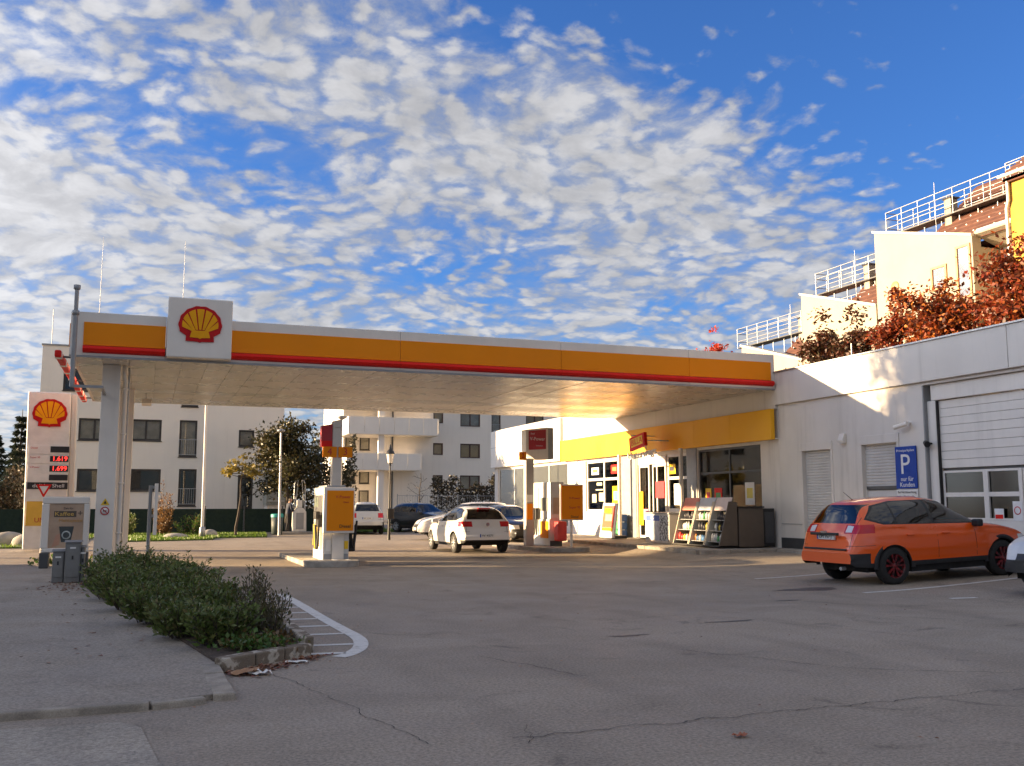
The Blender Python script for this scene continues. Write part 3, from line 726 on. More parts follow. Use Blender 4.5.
# sliding door, half open, white frames
dr = MB()
for a, b, xx in ((31.3, 32.0, .05), (32.55, 33.35, .05), (31.75, 32.45, .13)):
    dr.box(XW + xx, XW + xx + .05, a, a + .07, FZ, 3.0).box(XW + xx, XW + xx + .05, b - .07, b, FZ, 3.0).box(XW + xx, XW + xx + .05, a + .07, b - .07, FZ, FZ + .1).box(XW + xx, XW + xx + .05, a + .07, b - .07, 2.9, 3.0)
dr.box(XW + .03, XW + .2, 31.26, 33.39, 3.001, 3.27)
door = dr.build('sliding_door', FRAMEW, shop)
for a, b, xx in ((31.3, 32.0, .07), (32.55, 33.35, .07), (31.75, 32.45, .15)): box('pane', GLASS, door, XW + xx, XW + xx + .01, a + .06, b - .06, FZ + .09, 2.92)
box('red_poster', mat('poster_crimson', (.45, .02, .03), .6), door, XW - .02, XW - .005, 31.30, 31.95, 1.75, 2.35)
box('pink_poster', mat('poster_pink', (.75, .25, .35), .6), door, XW + .03, XW + .045, 32.60, 33.05, .95, 1.35)
box('yellow_sticker', YELB, door, XW + .02, XW + .035, 33.0, 33.3, .75, 2.0)
ws = MB()
for y, z, w_, h_ in ((36.9, 2.3, .5, .12), (36.9, 2.1, .7, .05), (36.7, 1.65, .5, .35), (37.4, 1.6, .4, .35)): ws.box(XW + .074, XW + .078, y - w_ / 2, y + w_ / 2, z, z + h_)
ws.build('window_sticker', mat('sticker_cream', (.68, .62, .42), .6), shop)
mb = MB().prism([(29.9, 1.4), (30.25, 1.4), (30.2, 2.1), (30.0, 2.25), (29.88, 2.0)], 'x', XW + .25, XW + .5).build('yellow_display', YELB, shop, bev=.03)
box('red_display', RED, shop, XW + .6, XW + .9, 27.2, 27.6, 1.36, 1.95, bev=.04); box('white_display', PAPER, shop, XW + .6, XW + .9, 28.3, 28.7, 1.36, 1.8, bev=.03); box('window_shelf', STEELD, shop, XW + .3, XW + 1.2, 25.4, 28.95, 1.28, 1.355)
for a in (25.7, 26.2, 26.5): box('boxed_goods', GOODS[3], shop, XW + .5, XW + .8, a, a + .22, 1.356, 1.75)
for y in (34.0, 29.35): MB().tube((17.05, y, .26), (17.05, y, 3.42), .07, n=14).build('porch_post', WHITE, shop)
box('end_partition', mat('shop_partition', (.10, .085, .065), .8), shop, XW + .23, XW + 6, 24.45, 24.6, .1, 3.45)
box('threshold', STEELD, shop, XW - .35, XW - .02, 31.3, 33.3, .29, .30)

for i, (y, z, w_, h_, m_) in enumerate([(26.1, 1.5, .5, .7, PAPER), (27.9, 1.45, .45, .6, RED), (28.5, 1.55, .35, .5, YELB), (30.5, 1.5, .55, .75, PAPER), (30.9, 2.6, .5, .35, YELB), (35.4, 1.45, .6, .8, YELB), (35.5, 2.75, .6, .35, RED), (37.3, 2.75, .7, .3, PAPER)]):
    p_ = box('window_poster', m_, shop, XW + .078, XW + .084, y - w_ / 2, y + w_ / 2, z, z + h_)
    box('poster_print', GOODS[(i * 3 + 1) % 7], p_, XW + .074, XW + .0775, y - w_ * .32, y + w_ * .32, z + h_ * .3, z + h_ * .75)
for i, (y, c_) in enumerate([(34.15, (.05, .15, .45)), (34.42, (.06, .35, .12))]):
    cn = thing('canister_crate', ['stack of blue screen-wash canisters by the shop post', 'stack of green canisters beside the blue ones'][i], 'canister', (17.2, y, .26))
    for k in range(3): box('canister', mat('canister_%d' % i, c_, .4), cn, 17.1, 17.38, y - .11, y + .11, .26 + k * .30, .26 + k * .30 + .285, bev=.03)

# projecting red supermarket flag
bl = thing('flag_sign', 'red tilted flag sign above the shop door with white lettering below', 'sign', (XW - .26, 31.0, 3.9))
rot = Matrix.Translation((16.3, 31.0, 3.72)) @ Matrix.Rotation(R(-90), 4, 'Z') @ Matrix.Rotation(R(90), 4, 'X') @ Matrix.Rotation(R(8), 4, 'Z')
me = MB().box(-.58, .58, -.24, .24, -.06, .06); me.v = [tuple(rot @ Vector(v)) for v in me.v]; pnl = me.build('panel', RED, bl, bev=.015)
me = MB().box(-.44, .44, -.14, .16, .061, .068); me.v = [tuple(rot @ Vector(v)) for v in me.v]; me.build('yellow_field', mat('flag_yellow', (.9, .62, .05), .5), bl)
text('lettering', 'BILLA', .30, RED, bl, (0, 0, 0), rot @ Matrix.Translation((0, .01, .07)), width=.80)
rot2 = Matrix.Translation((16.3, 30.75, 3.28)) @ Matrix.Rotation(R(-90), 4, 'Z') @ Matrix.Rotation(R(90), 4, 'X') @ Matrix.Rotation(R(4), 4, 'Z')
text('lettering', 'Unterwegs', .38, TXW, bl, (0, 0, 0), rot2, depth=.02, width=2.1)
MB().tube((XW - .2, 31.5, 3.98), (16.3, 31.5, 3.98), .02).tube((XW - .2, 30.5, 3.75), (16.3, 30.5, 3.75), .02).tube((16.3, 31.5, 3.98), (16.3, 31.6, 3.3), .015).tube((16.3, 30.5, 3.8), (16.3, 30.4, 3.3), .015).build('bracket', GALV, bl)

# pavement sign
af = thing('pavement_sign', 'white A-frame pavement sign with red poster outside the shop', 'sign', (15.95, 32.8, .26))
mA = Matrix.Translation((15.9, 32.8, .26)) @ Matrix.Rotation(R(8), 4, 'Y')
def tb(mb, M_): mb.v = [tuple(M_ @ Vector(v)) for v in mb.v]; return mb
tb(MB().box(-.03, .03, -.6, .6, .05, 1.32), mA).build('board', WHITE, af, bev=.02)
tb(MB().box(-.036, -.031, -.47, .47, .42, 1.22), mA).build('poster', mat('poster_red', (.78, .09, .03), .6), af)
tb(MB().box(-.042, -.037, -.30, .25, .66, .90), mA).build('poster_picture', mat('poster_pale', (.85, .45, .25), .6), af); tb(MB().box(-.042, -.037, -.20, .35, .95, 1.12), mA).build('poster_picture', YELB, af)
tb(MB().box(-.036, -.031, -.47, .47, .30, .415), mA).build('poster_foot', YELB, af)
box('stand', STEELD, af, 15.9, 16.45, 32.25, 33.35, .29, .40, bev=.02)

# ice freezer
fz = thing('ice_freezer', 'white ice chest with blue lettering band beside the shop door', 'freezer', (16.2, 29.0, .26))
MB().prism([(15.85, .26), (16.6, .26), (16.6, 1.2), (15.85, 1.2)], 'y', 28.1, 29.75).build('chest', WHITE, fz, bev=.03)
box('lid', mat('lid_grey', (.40, .41, .42), .4), fz, 15.82, 16.62, 28.07, 29.78, 1.201, 1.26, bev=.015)
box('blue_band', mat('ice_blue', (.08, .16, .5), .5), fz, 15.838, 15.849, 28.75, 29.65, .98, 1.16)
ICE = mat('ice_print', (.62, .66, .70), .5, (.04, .05, .07), 14, lo=.47, hi=.53)
box('ice_print', ICE, fz, 15.838, 15.849, 28.14, 28.72, .34, 1.16); box('ice_print', mat('ice_print_pale', (.62, .66, .72), .5, (.42, .48, .56), 8), fz, 15.838, 15.849, 28.75, 29.70, .34, .97)
text('lettering', 'EIS', .16, TXW, fz, (15.836, 29.2, 1.07), '-x')

# display racks
BROWN = mat('brown_cabinet', (.10, .075, .055), .5)
def rack(label, y0, y1, hm, seed):
    t = thing('display_rack', label, 'rack', (15.75, (y0 + y1) / 2, .26), group='goods racks outside the shop')
    r = random.Random(seed)
    for y in (y0, y1 - .03):
        MB().prism([(15.42, .31), (16.05, .31), (16.05, 1.60), (15.78, 1.60)], 'y', y, y + .03).build('side_panel', mat('rack_cream', (.55, .50, .40), .5) if not (seed == 2 and y == y0) else BROWN, t)
    MB().prism([(15.76, 1.34), (15.79, 1.34), (15.93, 1.72), (15.90, 1.72)], 'y', y0 + .02, y1 - .02).build('header', hm, t)
    box('back', STEELD, t, 16.02, 16.05, y0 + .03, y1 - .03, .31, 1.6)
    for k in range(3):
        z = .45 + .31 * k; xf = 15.48 + .09 * k + .03
        sh = box('shelf', STEELG, t, xf, 16.02, y0 + .031, y1 - .031, z - .02, z); y = y0 + .05
        mb = MB()
        while y < y1 - .12:
            wd = r.uniform(.07, .15); g = GOODS[[0, 3, 6][k] if seed == 0 else ([2, 6, 3][k] if seed == 1 else [3, 6, 6][k])]
            if r.random() < .35: g = r.choice(GOODS)
            if y + wd > y1 - .04: break
            h = r.uniform(.14, .24); mb.use(g); c = (xf + .12, y + wd / 2, 0)
            mb.lathe([(0, z), (wd / 2.2, z), (wd / 2.2, z + h * .75), (wd / 5, z + h * .85), (wd / 5, z + h), (0, z + h)], c, 'z', 8); y += wd
        mb.build('bottle_row', None, t, kind='stuff')
    box('tray', BLACK, t, 15.40, 16.05, y0, y1, .30, .34)
rack('goods rack with red header, nearest the ice chest', 26.25, 27.15, mat('header_red', (.70, .25, .18), .5), 0)
rack('goods rack with pale blue header, middle of three', 25.35, 26.22, mat('header_grey', (.55, .56, .62), .5), 1)
rack('goods rack with pale pink header, nearest the brown cabinet', 24.50, 25.32, mat('header_pink', (.62, .52, .50), .5), 2)
BROWN = mat('brown_cabinet', (.10, .075, .055), .5)
cb = thing('storage_cabinet', 'low dark brown cabinet with lid at the end of the racks', 'cabinet', (16.6, 24.8, .26))
box('body', BROWN, cb, 16.1, 16.95, 24.5, 27.1, .29, 1.42, bev=.02); box('lid', BLACK, cb, 16.08, 16.97, 24.47, 27.13, 1.421, 1.46, bev=.01)
cb = thing('storage_cabinet', 'black narrow cabinet against the shop wall beside the grey pier', 'cabinet', (17.2, 24.9, .26))
box('body', BLACK, cb, 17.0, 17.4, 24.6, 26.9, .29, 1.40, bev=.02); box('door_panel', STEELD, cb, 17.04, 17.36, 24.585, 24.599, .4, 1.3, bev=.004)

# ------------------------------------------------------------------ workshop building on the right
wk = thing('workshop_building', 'grey flat-roofed workshop with roller shutters and large white sectional door', 'building', (XW, 18, 0))
D1 = (22.06, 23.35, .32, 3.02); D2 = (19.52, 20.86, .32, 3.06); DG = (11.2, 18.30, .12, 3.98)
wall_holes(MB(), 'x', XW, XW + .24, 6.0, 24.40, 0, 4.44, [D1, D2, (11.0, 18.62, .1, 4.37)]).build('front_wall', WALLG, wk)
box('plinth', STEELD, wk, XW - .03, XW - .001, 18.7, 24.40, .1, .56)
pc = [24.44, 15.95, 6.0]
for a, b in zip(pc, pc[1:]): box('parapet_panel', PANELG, wk, XW - .10, XW + .22, b + .006, a - .006, 4.445, 5.40, bev=.008)
box('coping', GALV, wk, XW - .14, XW + .30, 6.0, 24.46, 5.401, 5.44)
box('roof', STEELG, wk, XW + .22, XW + 7, 6, 24.4, 5.0, 5.1)
for yy in (6.0, 24.39): box('end_wall', WALLG, wk, XW + .24, XW + 7, yy - .2, yy, 0, 5.0)
# sill bands
MB().box(XW - .012, XW - .001, 23.4, 24.39, .95, .965).box(XW - .012, XW - .001, 20.9, 22.0, .95, .965).build('render_groove', STEELG, wk)
def shutter(q, gap=0):
    y0, y1, z0, z1 = q; fr = MB()
    fr.box(XW - .02, XW + .13, y0 - .06, y0 + .03, z0 - .02, z1 - .004).box(XW - .02, XW + .13, y1 - .03, y1 + .06, z0 - .02, z1 - .004).box(XW - .03, XW + .13, y0 - .06, y1 + .06, z1 - .003, z1 + .22)
    t = fr.build('roller_shutter', WALLG, wk, bev=.006)
    mb = MB(); z = z0 + gap; pitch = .077
    pts = []
    while z < z1 - .02:
        pts += [(XW + .12, z), (XW + .105, z + .012), (XW + .10, z + pitch * .5), (XW + .105, z + pitch - .012), (XW + .12, z + pitch - .002)]; z += pitch
    vs = [(x, y0, z) for x, z in pts] + [(x, y1, z) for x, z in pts]; k = len(pts)
    mb.add(vs, [(i, i + 1, k + i + 1, k + i) for i in range(k - 1)]); mb.build('slats', SHUTG, t, kind='stuff')
    return t
shutter(D1); t = shutter(D2, gap=1.62)
for k in range(7):
    z = .45 + k * .21; MB().prism([(XW + .10, z), (XW + .14, z + .17), (XW + .155, z + .17), (XW + .115, z)], 'y', D2[0] + .05, D2[1] - .05).build('louvre', SHUTG, t)
box('dark_backing', STEELD, t, XW + .2, XW + .22, D2[0], D2[1], .32, 2.0); box('louvre_frame', FRAMEW, t, XW + .08, XW + .16, D2[0], D2[0] + .05, .32, 1.94); box('louvre_frame', FRAMEW, t, XW + .08, XW + .16, D2[1] - .05, D2[1], .32, 1.94); box('louvre_head', STEELD, t, XW + .085, XW + .15, D2[0] + .05, D2[1] - .05, 1.90, 1.98)
# sectional door in a recess
box('door_lintel', DOORW, wk, XW + .10, XW + .24, 11.0, 18.45, 3.985, 4.36, bev=.01); box('door_jamb', DOORW, wk, XW + .10, XW + .24, 18.32, 18.58, .1, 3.98, bev=.01); box('recess_jamb', STEELG, wk, XW + .005, XW + .23, 18.585, 18.62, .1, 4.37)
gd = MB().box(XW + .25, XW + .27, 11.0, 18.31, .1, 3.98).build('sectional_door', STEELD, wk)
zz = [2.36 + .202 * i for i in range(9)]
for a, b in zip(zz, zz[1:]): box('door_panel', DOORW, gd, XW + .19, XW + .245, 11.0, 18.30, a + .003, b - .003, bev=.008)
zr = [.14, .68, 1.16, 1.74, 2.30]; yu = [18.29, 17.04, 16.02, 14.9, 13.7, 12.5, 11.3]
for zi, (za, zb) in enumerate(zip(zr, zr[1:])):
    for ya, yb in zip(yu, yu[1:]):
        wk_ = abs(ya - 17.04) < .01
        if zi >= 2:
            x0 = XW + (.165 if wk_ else .19); fw = .10 if wk_ else .06; mb = MB()
            mb.box(x0, XW + .24, yb + .006, yb + fw, za, zb).box(x0, XW + .24, ya - fw, ya - .006, za, zb).box(x0, XW + .24, yb + fw, ya - fw, za, za + .05).box(x0, XW + .24, yb + fw, ya - fw, zb - .05, zb)
            f = mb.build('door_light', DOORW, gd); box('pane', glass_mat('door_glass', (.05, .05, .048), .55, .12, .03) if 'door_glass' not in MATS else MATS['door_glass'], f, XW + .21, XW + .22, yb + fw, ya - fw, za + .05, zb - .05)
        else: box('door_panel', DOORW, gd, XW + (.165 if wk_ else .19), XW + .245, yb + .005, ya - .005, za + .003, zb - .003, bev=.006)
for a, b, z0, z1, m_, nm in ((16.55, 16.80, 1.18, 1.42, TXW, 'notice_plate'), (16.06, 16.30, 1.16, 1.58, TXW, 'notice_plate')): box(nm, m_, gd, XW + .155, XW + .163, a, b, z0, z1)
box('notice_print', RED, gd, XW + .151, XW + .154, 16.57, 16.78, 1.20, 1.29)
mb = MB().lathe([(.07, XW + .150), (.09, XW + .150), (.09, XW + .154), (.07, XW + .154)], (0, 16.18, 1.38), 'x', 20); mb.build('notice_ring', TXR, gd)
box('weather_bar', BLACK, wk, XW + .11, XW + .19, 18.30, 18.315, .1, 3.97)
# wall fittings
cmr = thing('security_camera', 'white bullet security camera on the wall above the blue parking sign', 'camera', (XW, 19.1, 3.44))
MB().tube((XW, 19.05, 3.50), (XW - .14, 19.05, 3.46), .03).build('arm', WHITE, cmr); MB().tube((XW - .16, 18.98, 3.47), (XW - .20, 19.38, 3.40), .055, n=14).build('body', WHITE, cmr); MB().tube((XW - .20, 19.381, 3.40), (XW - .201, 19.392, 3.398), .045, n=14).build('lens', BLACK, cmr)
wlm = thing('wall_lamp', 'small pale wall lamp between the two roller shutters', 'lamp', (XW, 21.5, 3.25))
MB().prism([(XW - .001, 3.15), (XW - .12, 3.15), (XW - .14, 3.22), (XW - .07, 3.40), (XW - .001, 3.40)], 'y', 21.42, 21.62).build('housing', WHITE, wlm, bev=.012); box('lens', PAPER, wlm, XW - .12, XW - .02, 21.44, 21.60, 3.135, 3.149)
sl = thing('wall_lamp', 'small black spotlight in the corner of the sectional door recess', 'lamp', (XW, 18.5, 3.0))
MB().tube((XW + .23, 18.48, 2.95), (XW - .02, 18.5, 2.97), .025).build('arm', BLACK, sl); MB().tube((XW - .02, 18.56, 2.98), (XW - .10, 18.42, 2.93), .06, .075, n=14).build('housing', BLACK, sl)
ps = thing('parking_sign', 'blue parking sign with big white P beside the sectional door', 'sign', (XW - .05, 19.2, 1.5))
bd = box('panel', BLUE, ps, XW - .045, XW - .02, 18.87, 19.58, 1.90, 2.93, bev=.004)
text('lettering', 'Privatparkplatz', .085, TXW, bd, (XW - .047, 19.225, 2.83), '-x', width=.6); text('lettering', 'P', .70, TXW, bd, (XW - .047, 19.25, 2.47), '-x', depth=.002)
text('lettering', 'nur für', .16, TXW, bd, (XW - .047, 19.2, 2.13), '-x', width=.42); text('lettering', 'Kunden', .16, TXW, bd, (XW - .047, 19.2, 1.99), '-x', width=.48)
b_ = box('lower_panel', PAPER, ps, XW - .045, XW - .02, 18.87, 19.58, 1.52, 1.88, bev=.004)
text('lettering', 'Bei Nichtbeachtung', .08, TXK, b_, (XW - .047, 19.225, 1.81), '-x', width=.62); text('lettering', 'der Tankstelle', .08, TXK, b_, (XW - .047, 19.225, 1.70), '-x', width=.5)
rp = thing('roof_post', 'thin white post rising behind the workshop parapet', 'post', (18.2, 23.2, 5.1)); MB().tube((18.2, 21.9, 5.1), (18.2, 21.9, 5.95), .02).build('post', GALV, rp)
MB().lathe([(0, 5.1), (.08, 5.1), (.08, 5.13), (.02, 5.14)], (18.2, 21.9, 0)).build('foot', GALV, rp)

# ------------------------------------------------------------------ terrace houses up the slope behind the workshop
FRO = mat('window_frame_ochre', (.50, .26, .10), .5)
def window_x(parent, x, y0, y1, z0, z1, fr, gl=None, nu=1, proud=.0):
    """window in a -X facing wall: frame ring plus panes"""
    fw = .09; mb = MB(); a, b = x - .05 - proud, x + .10
    mb.box(a, b, y0, y0 + fw, z0, z1).box(a, b, y1 - fw, y1, z0, z1).box(a, b, y0 + fw, y1 - fw, z0, z0 + fw).box(a, b, y0 + fw, y1 - fw, z1 - fw, z1)
    for i in range(1, nu): u = y0 + (y1 - y0) * i / nu; mb.box(a + .01, b, u - .03, u + .03, z0 + fw, z1 - fw)
    f = mb.build('window', fr, parent)
    box('pane', gl or GLASSD, f, a + .03, a + .04, y0 + fw - .01, y1 - fw + .01, z0 + fw - .01, z1 - fw + .01); return f
def window_y(parent, y, x0, x1, z0, z1, fr=FRAMED, gl=None, nu=1, back=SHUTT, rail=False):
    fw = .10; mb = MB(); a, b = y + .06, y + .16
    mb.box(x0, x0 + fw, a, b, z0, z1).box(x1 - fw, x1, a, b, z0, z1).box(x0 + fw, x1 - fw, a, b, z0, z0 + fw).box(x0 + fw, x1 - fw, a, b, z1 - fw, z1)
    for i in range(1, nu): u = x0 + (x1 - x0) * i / nu; mb.box(u - .05, u + .05, a + .005, b, z0 + fw, z1 - fw)
    f = mb.build('window', fr, parent)
    box('pane', gl or GLASSD, f, x0 + fw - .01, x1 - fw + .01, a + .04, a + .05, z0 + fw - .01, z1 - fw + .01)
    if back: box('blind', back, f, x0 + .02, x1 - .02, b + .03, b + .05, z0 + .02, z1 - .02)
    box('sill', FRAMEW if fr is not FRAMED else FRAMED, f, x0 - .04, x1 + .04, y - .05, y + .05, z0 - .05, z0 - .005)
    if rail:
        r_ = MB()
        for k in range(2): r_.box(x0, x1, y - .06, y - .04, z0 + .1 + k * .85, z0 + .13 + k * .85)
        for k in range(9): u = x0 + (x1 - x0) * k / 8; r_.box(u - .008, u + .008, y - .055, y - .045, z0 + .13, z0 + .95)
        r_.build('rail', GALV, f)
    return f
def catwalk(parent, x, y0, y1, z, h=1.15):
    c = box('catwalk', STEELD, parent, x, x + .7, y0, y1, z, z + .06)
    r_ = MB(); n = max(2, int((y1 - y0) / 1.0))
    for xx in (x, x + .7):
        for k in (.35, .75, 1.0): r_.tube((xx, y0, z + h * k), (xx, y1, z + h * k), .022, n=6)
        for i in range(n + 1): yy = y0 + (y1 - y0) * i / n; r_.tube((xx, yy, z), (xx, yy, z + h), .022, n=6)
    for k in (.35, .75, 1.0):
        for yy in (y0, y1): r_.tube((x, yy, z + h * k), (x + .7, yy, z + h * k), .022, n=6)
    r_.build('guard_rail', GALV, c)
    for i in range(n + 1): yy = y0 + (y1 - y0) * i / n; MB().tube((x + .35, yy, z), (x + .35, yy, z - .75), .03, n=6).build('support', GALV, c)
def tiled_roof(parent, x0, z0, x1, z1, y0, y1, rows=14):
    mb = MB(); pts = []
    for i in range(rows):
        t0, t1 = i / rows, (i + 1) / rows; nx_ = x0 + (x1 - x0) * t0; nz = z0 + (z1 - z0) * t0
        pts += [(nx_, nz + .05), (x0 + (x1 - x0) * t1, z0 + (z1 - z0) * t1)]
    k = len(pts); r_ = random.Random(3)
    mb.add([(x, y0, z) for x, z in pts] + [(x, y1, z) for x, z in pts], [(i, i + 1, k + i + 1, k + i) for i in range(k - 1)])
    mb.box(x0 + .1, x1, y0 + .01, y1 - .01, z0 - .25, z0 - .1)
    o = mb.build('roof', TILE, parent)
    sg = MB()
    for i in range(0, rows, 2):
        for y in np.arange(y0 + .3 + (i % 4) * .15, y1 - .2, .6): 
            x, z = pts[2 * i]; sg.box(x + .02, x + .07, y, y + .06, z + .01, z + .06)
    sg.build('snow_guard', TXW, o, kind='stuff')
    MB().tube((x0 - .06, y0, z0 - .02), (x0 - .06, y1, z0 - .02), .07, n=8).build('gutter', mat('gutter_white', (.62, .60, .57), .5), o)
    return o
def terrace(label, ya, yb, za, zb, wins):
    """ya far end, yb near end; wall top runs from za (far) to zb (near)"""
    t = thing('terrace_house', label, 'house', (30, ya, 0), group='stepped terrace houses on the slope')
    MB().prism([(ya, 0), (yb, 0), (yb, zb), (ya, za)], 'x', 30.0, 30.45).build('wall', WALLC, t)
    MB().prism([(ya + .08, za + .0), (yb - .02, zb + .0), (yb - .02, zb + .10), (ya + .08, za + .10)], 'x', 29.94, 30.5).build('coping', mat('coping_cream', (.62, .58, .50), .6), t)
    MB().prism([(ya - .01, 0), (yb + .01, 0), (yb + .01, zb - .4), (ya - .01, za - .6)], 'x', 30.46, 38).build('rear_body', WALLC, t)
    tiled_roof(t, 30.9, zb + .1, 34.9, zb + 3.9, yb - 2.3, ya - 1.2)
    catwalk(t, 32.4, yb - 1.9, ya + (1.9 if za > 11 else 4.0), zb + 2.1)
    ch = box('chimney', WALLC, t, 32.6, 33.0, ya - 1.9, ya - 1.5, zb + .5, zb + 2.9, bev=.03); box('chimney_cap', STEELD, ch, 32.55, 33.05, ya - 1.95, ya - 1.45, zb + 2.901, zb + 2.97)
    MB().tube((32.2, ya - 1.4, zb + 1), (32.2, ya - 1.4, zb + 3.7), .012, n=6).build('antenna', GALV, t)
    for q in wins: window_x(t, 30, *q, FRO, nu=1)
    return t
h1 = terrace('tall cream terrace house, nearest the yellow house, with round vent', 34.29, 28.85, 13.55, 12.0, [(30.2, 31.05, 10.2, 11.2), (28.95, 29.7, 9.6, 11.75)])
MB().lathe([(0, 29.96), (.22, 29.96), (.25, 29.99), (.25, 30.0)], (0, 33.15, 10.85), 'x', 20).build('round_vent', FRO, h1)
h2 = terrace('middle cream terrace house, stepping down beyond the tall one', 39.63, 34.38, 11.82, 10.25, [(37.0, 37.6, 8.3, 9.2)])
h3 = terrace('farthest low cream terrace house, its railing just above the canopy', 44.9, 39.72, 10.05, 8.55, [])
# eave and recessed wall between the tall house and the yellow one
h0 = thing('terrace_house', 'grey recessed house front under tiled eaves beside the yellow house', 'house', (31.2, 27.8, 0), group='stepped terrace houses on the slope')
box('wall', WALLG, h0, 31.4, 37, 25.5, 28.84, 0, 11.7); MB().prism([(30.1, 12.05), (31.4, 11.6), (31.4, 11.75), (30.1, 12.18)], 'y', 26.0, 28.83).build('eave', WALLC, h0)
window_x(h0, 31.4, 27.4, 28.4, 9.4, 11.2, FRAMED); box('brown_beam', TILE, h0, 30.3, 31.39, 26.1, 26.3, 11.2, 11.45); tiled_roof(h0, 30.2, 12.2, 34.6, 15.9, 25.2, 28.7); catwalk(h0, 32.6, 24.9, 29.4, 14.3)
yh = thing('yellow_house', 'bright yellow house with white gutter at the right edge', 'house', (29.5, 22, 0))
box('wall', mat('yellow_render', (.44, .265, .045), .9, (.40, .24, .04), .5), yh, 29.3, 37, 14, 26.35, 0, 13.3); box('cornice', WALLC, yh, 29.15, 37, 13.9, 26.45, 13.301, 13.42); tiled_roof(yh, 29.05, 13.50, 33, 16.4, 14, 26.5); MB().path([(29.2, 26.3, 13.3), (29.2, 26.3, 12.6), (29.22, 26.42, 12.3), (29.22, 26.42, 0)], .06, 8).build('downpipe', WHITE, yh)
for y in (24.0, 20.5, 17): window_x(yh, 29.3, y - .6, y + .6, 9.8, 11.6, FRAMEW, nu=2)

# ------------------------------------------------------------------ apartment house on the left
ap = thing('apartment_house', 'long pale three-storey apartment house behind the left end of the canopy', 'building', (0, 58, 0))
wins = [(-4.44, -2.6, 7.68, 8.9, 2, 1), (-3.55, -1.95, 5.0, 6.2, 2, 0), (-.92, .70, 5.04, 6.22, 2, 0), (1.65, 2.60, 4.18, 6.24, 1, 2), (4.88, 5.74, 4.81, 5.77, 1, 0),
        (-3.50, -2.0, 2.25, 3.45, 1, 1), (-.79, .76, 2.27, 3.47, 1, 1), (1.71, 2.66, 1.44, 3.50, 1, 3), (4.91, 5.75, 1.27, 3.20, 1, 1), (1.7, 2.6, 7.0, 8.9, 1, 2), (4.6, 5.8, 7.7, 8.9, 2, 0), (-.8, .7, 7.7, 8.9, 2, 1)]
wall_holes(MB(), 'y', 58, 58.3, -5.54, 7.4, 0, 10.1, [w_[:4] for w_ in wins]).build('front_wall', WALLA, ap)
box('rear_body', WALLA, ap, -5.54, 7.4, 58.6, 70, 0, 10.08); box('left_wall', WALLA, ap, -5.54, -5.3, 58.31, 58.59, 0, 10.09); box('right_wall', WALLA, ap, 7.16, 7.4, 58.31, 58.59, 0, 10.09)
box('coping', STEELG, ap, -5.6, 7.46, 57.95, 70, 10.101, 10.19)
CURT = mat('curtain', (.62, .57, .50), .9, (.45, .42, .37), 2)
for x0, x1, z0, z1, nu, k in wins: window_y(ap, 58, x0, x1, z0, z1, FRAMED, None, nu, SHUTT if k in (1, 3) else CURT, rail=k in (2, 3))
MB().tube((-5.15, 58.4, 10.19), (-5.15, 58.4, 12.2), .02, n=6).build('lightning_rod', GALV, ap)
bay = thing('oriel_shed', 'small grey glazed lean-to against the apartment house', 'shed', (6.8, 57, 0))
MB().prism([(6.35, 1.5), (7.4, 1.5), (7.4, 3.6), (6.35, 3.2)], 'y', 56.4, 57.95).build('body', mat('shed_grey', (.32, .33, .30), .7), bay); MB().prism([(6.25, 3.22), (7.45, 3.66), (7.45, 3.74), (6.25, 3.30)], 'y', 56.3, 57.97).build('roof', STEELD, bay); box('base', WALLG, bay, 6.4, 7.39, 56.45, 57.94, 0, 1.49)
window_y(bay, 56.4, 6.45, 7.3, 1.75, 3.0, GALV if False else STEELG, None, 2)
# green screen fence before it
fe = thing('screen_fence', 'dark green screened garden fence in front of the apartment house', 'fence', (0, 54.5, 0))
FEN = mat('fence_screen', (.010, .024, .018), .9, (.014, .03, .02), 3)
for x in np.arange(-13, 9, 2.0):
    MB().tube((x, 54.5, 0), (x, 54.5, 1.45), .035, n=8).build('post', STEELD, fe)
    box('screen_panel', FEN, fe, x + .04, x + 1.96, 54.49, 54.53, .05, 1.30)
# ------------------------------------------------------------------ balcony apartment block in the middle distance
bb = thing('balcony_block', 'pale apartment block with wrap-around balconies behind the parked cars', 'building', (22, 85, 0))
bw = []
for z in (1.3, 4.16, 7.03, 9.9):
    bw += [(24.05, 24.98, z - 1.06, z, 1, 0), (26.6, 28.5, z - 1.3, z, 2, 0), (29.6, 30.5, z - 2.0, z, 1, 2), (33, 34.8, z - 1.3, z, 2, 0)]
wall_holes(MB(), 'y', 85, 85.3, 19.5, 38, 0, 12.2, [w_[:4] for w_ in bw]).build('front_wall', WALLA, bb)
box('rear_body', WALLA, bb, 19.5, 38, 85.7, 98, 0, 12.2); box('loggia_wall', WALLA, bb, 16.4, 19.49, 87.5, 98, 0, 12.2); box('roof_edge', STEELG, bb, 16.2, 38.2, 84.9, 98, 12.201, 12.35)
for i, (x0, x1, z0, z1, nu, k) in enumerate(bw): window_y(bb, 85, x0, x1, z0, z1, mat('frame_redbrown', (.07, .032, .022), .5), None, nu, (CURT if i % 3 else mat('curtain_warm', (.65, .5, .28), .9)), rail=k == 2)
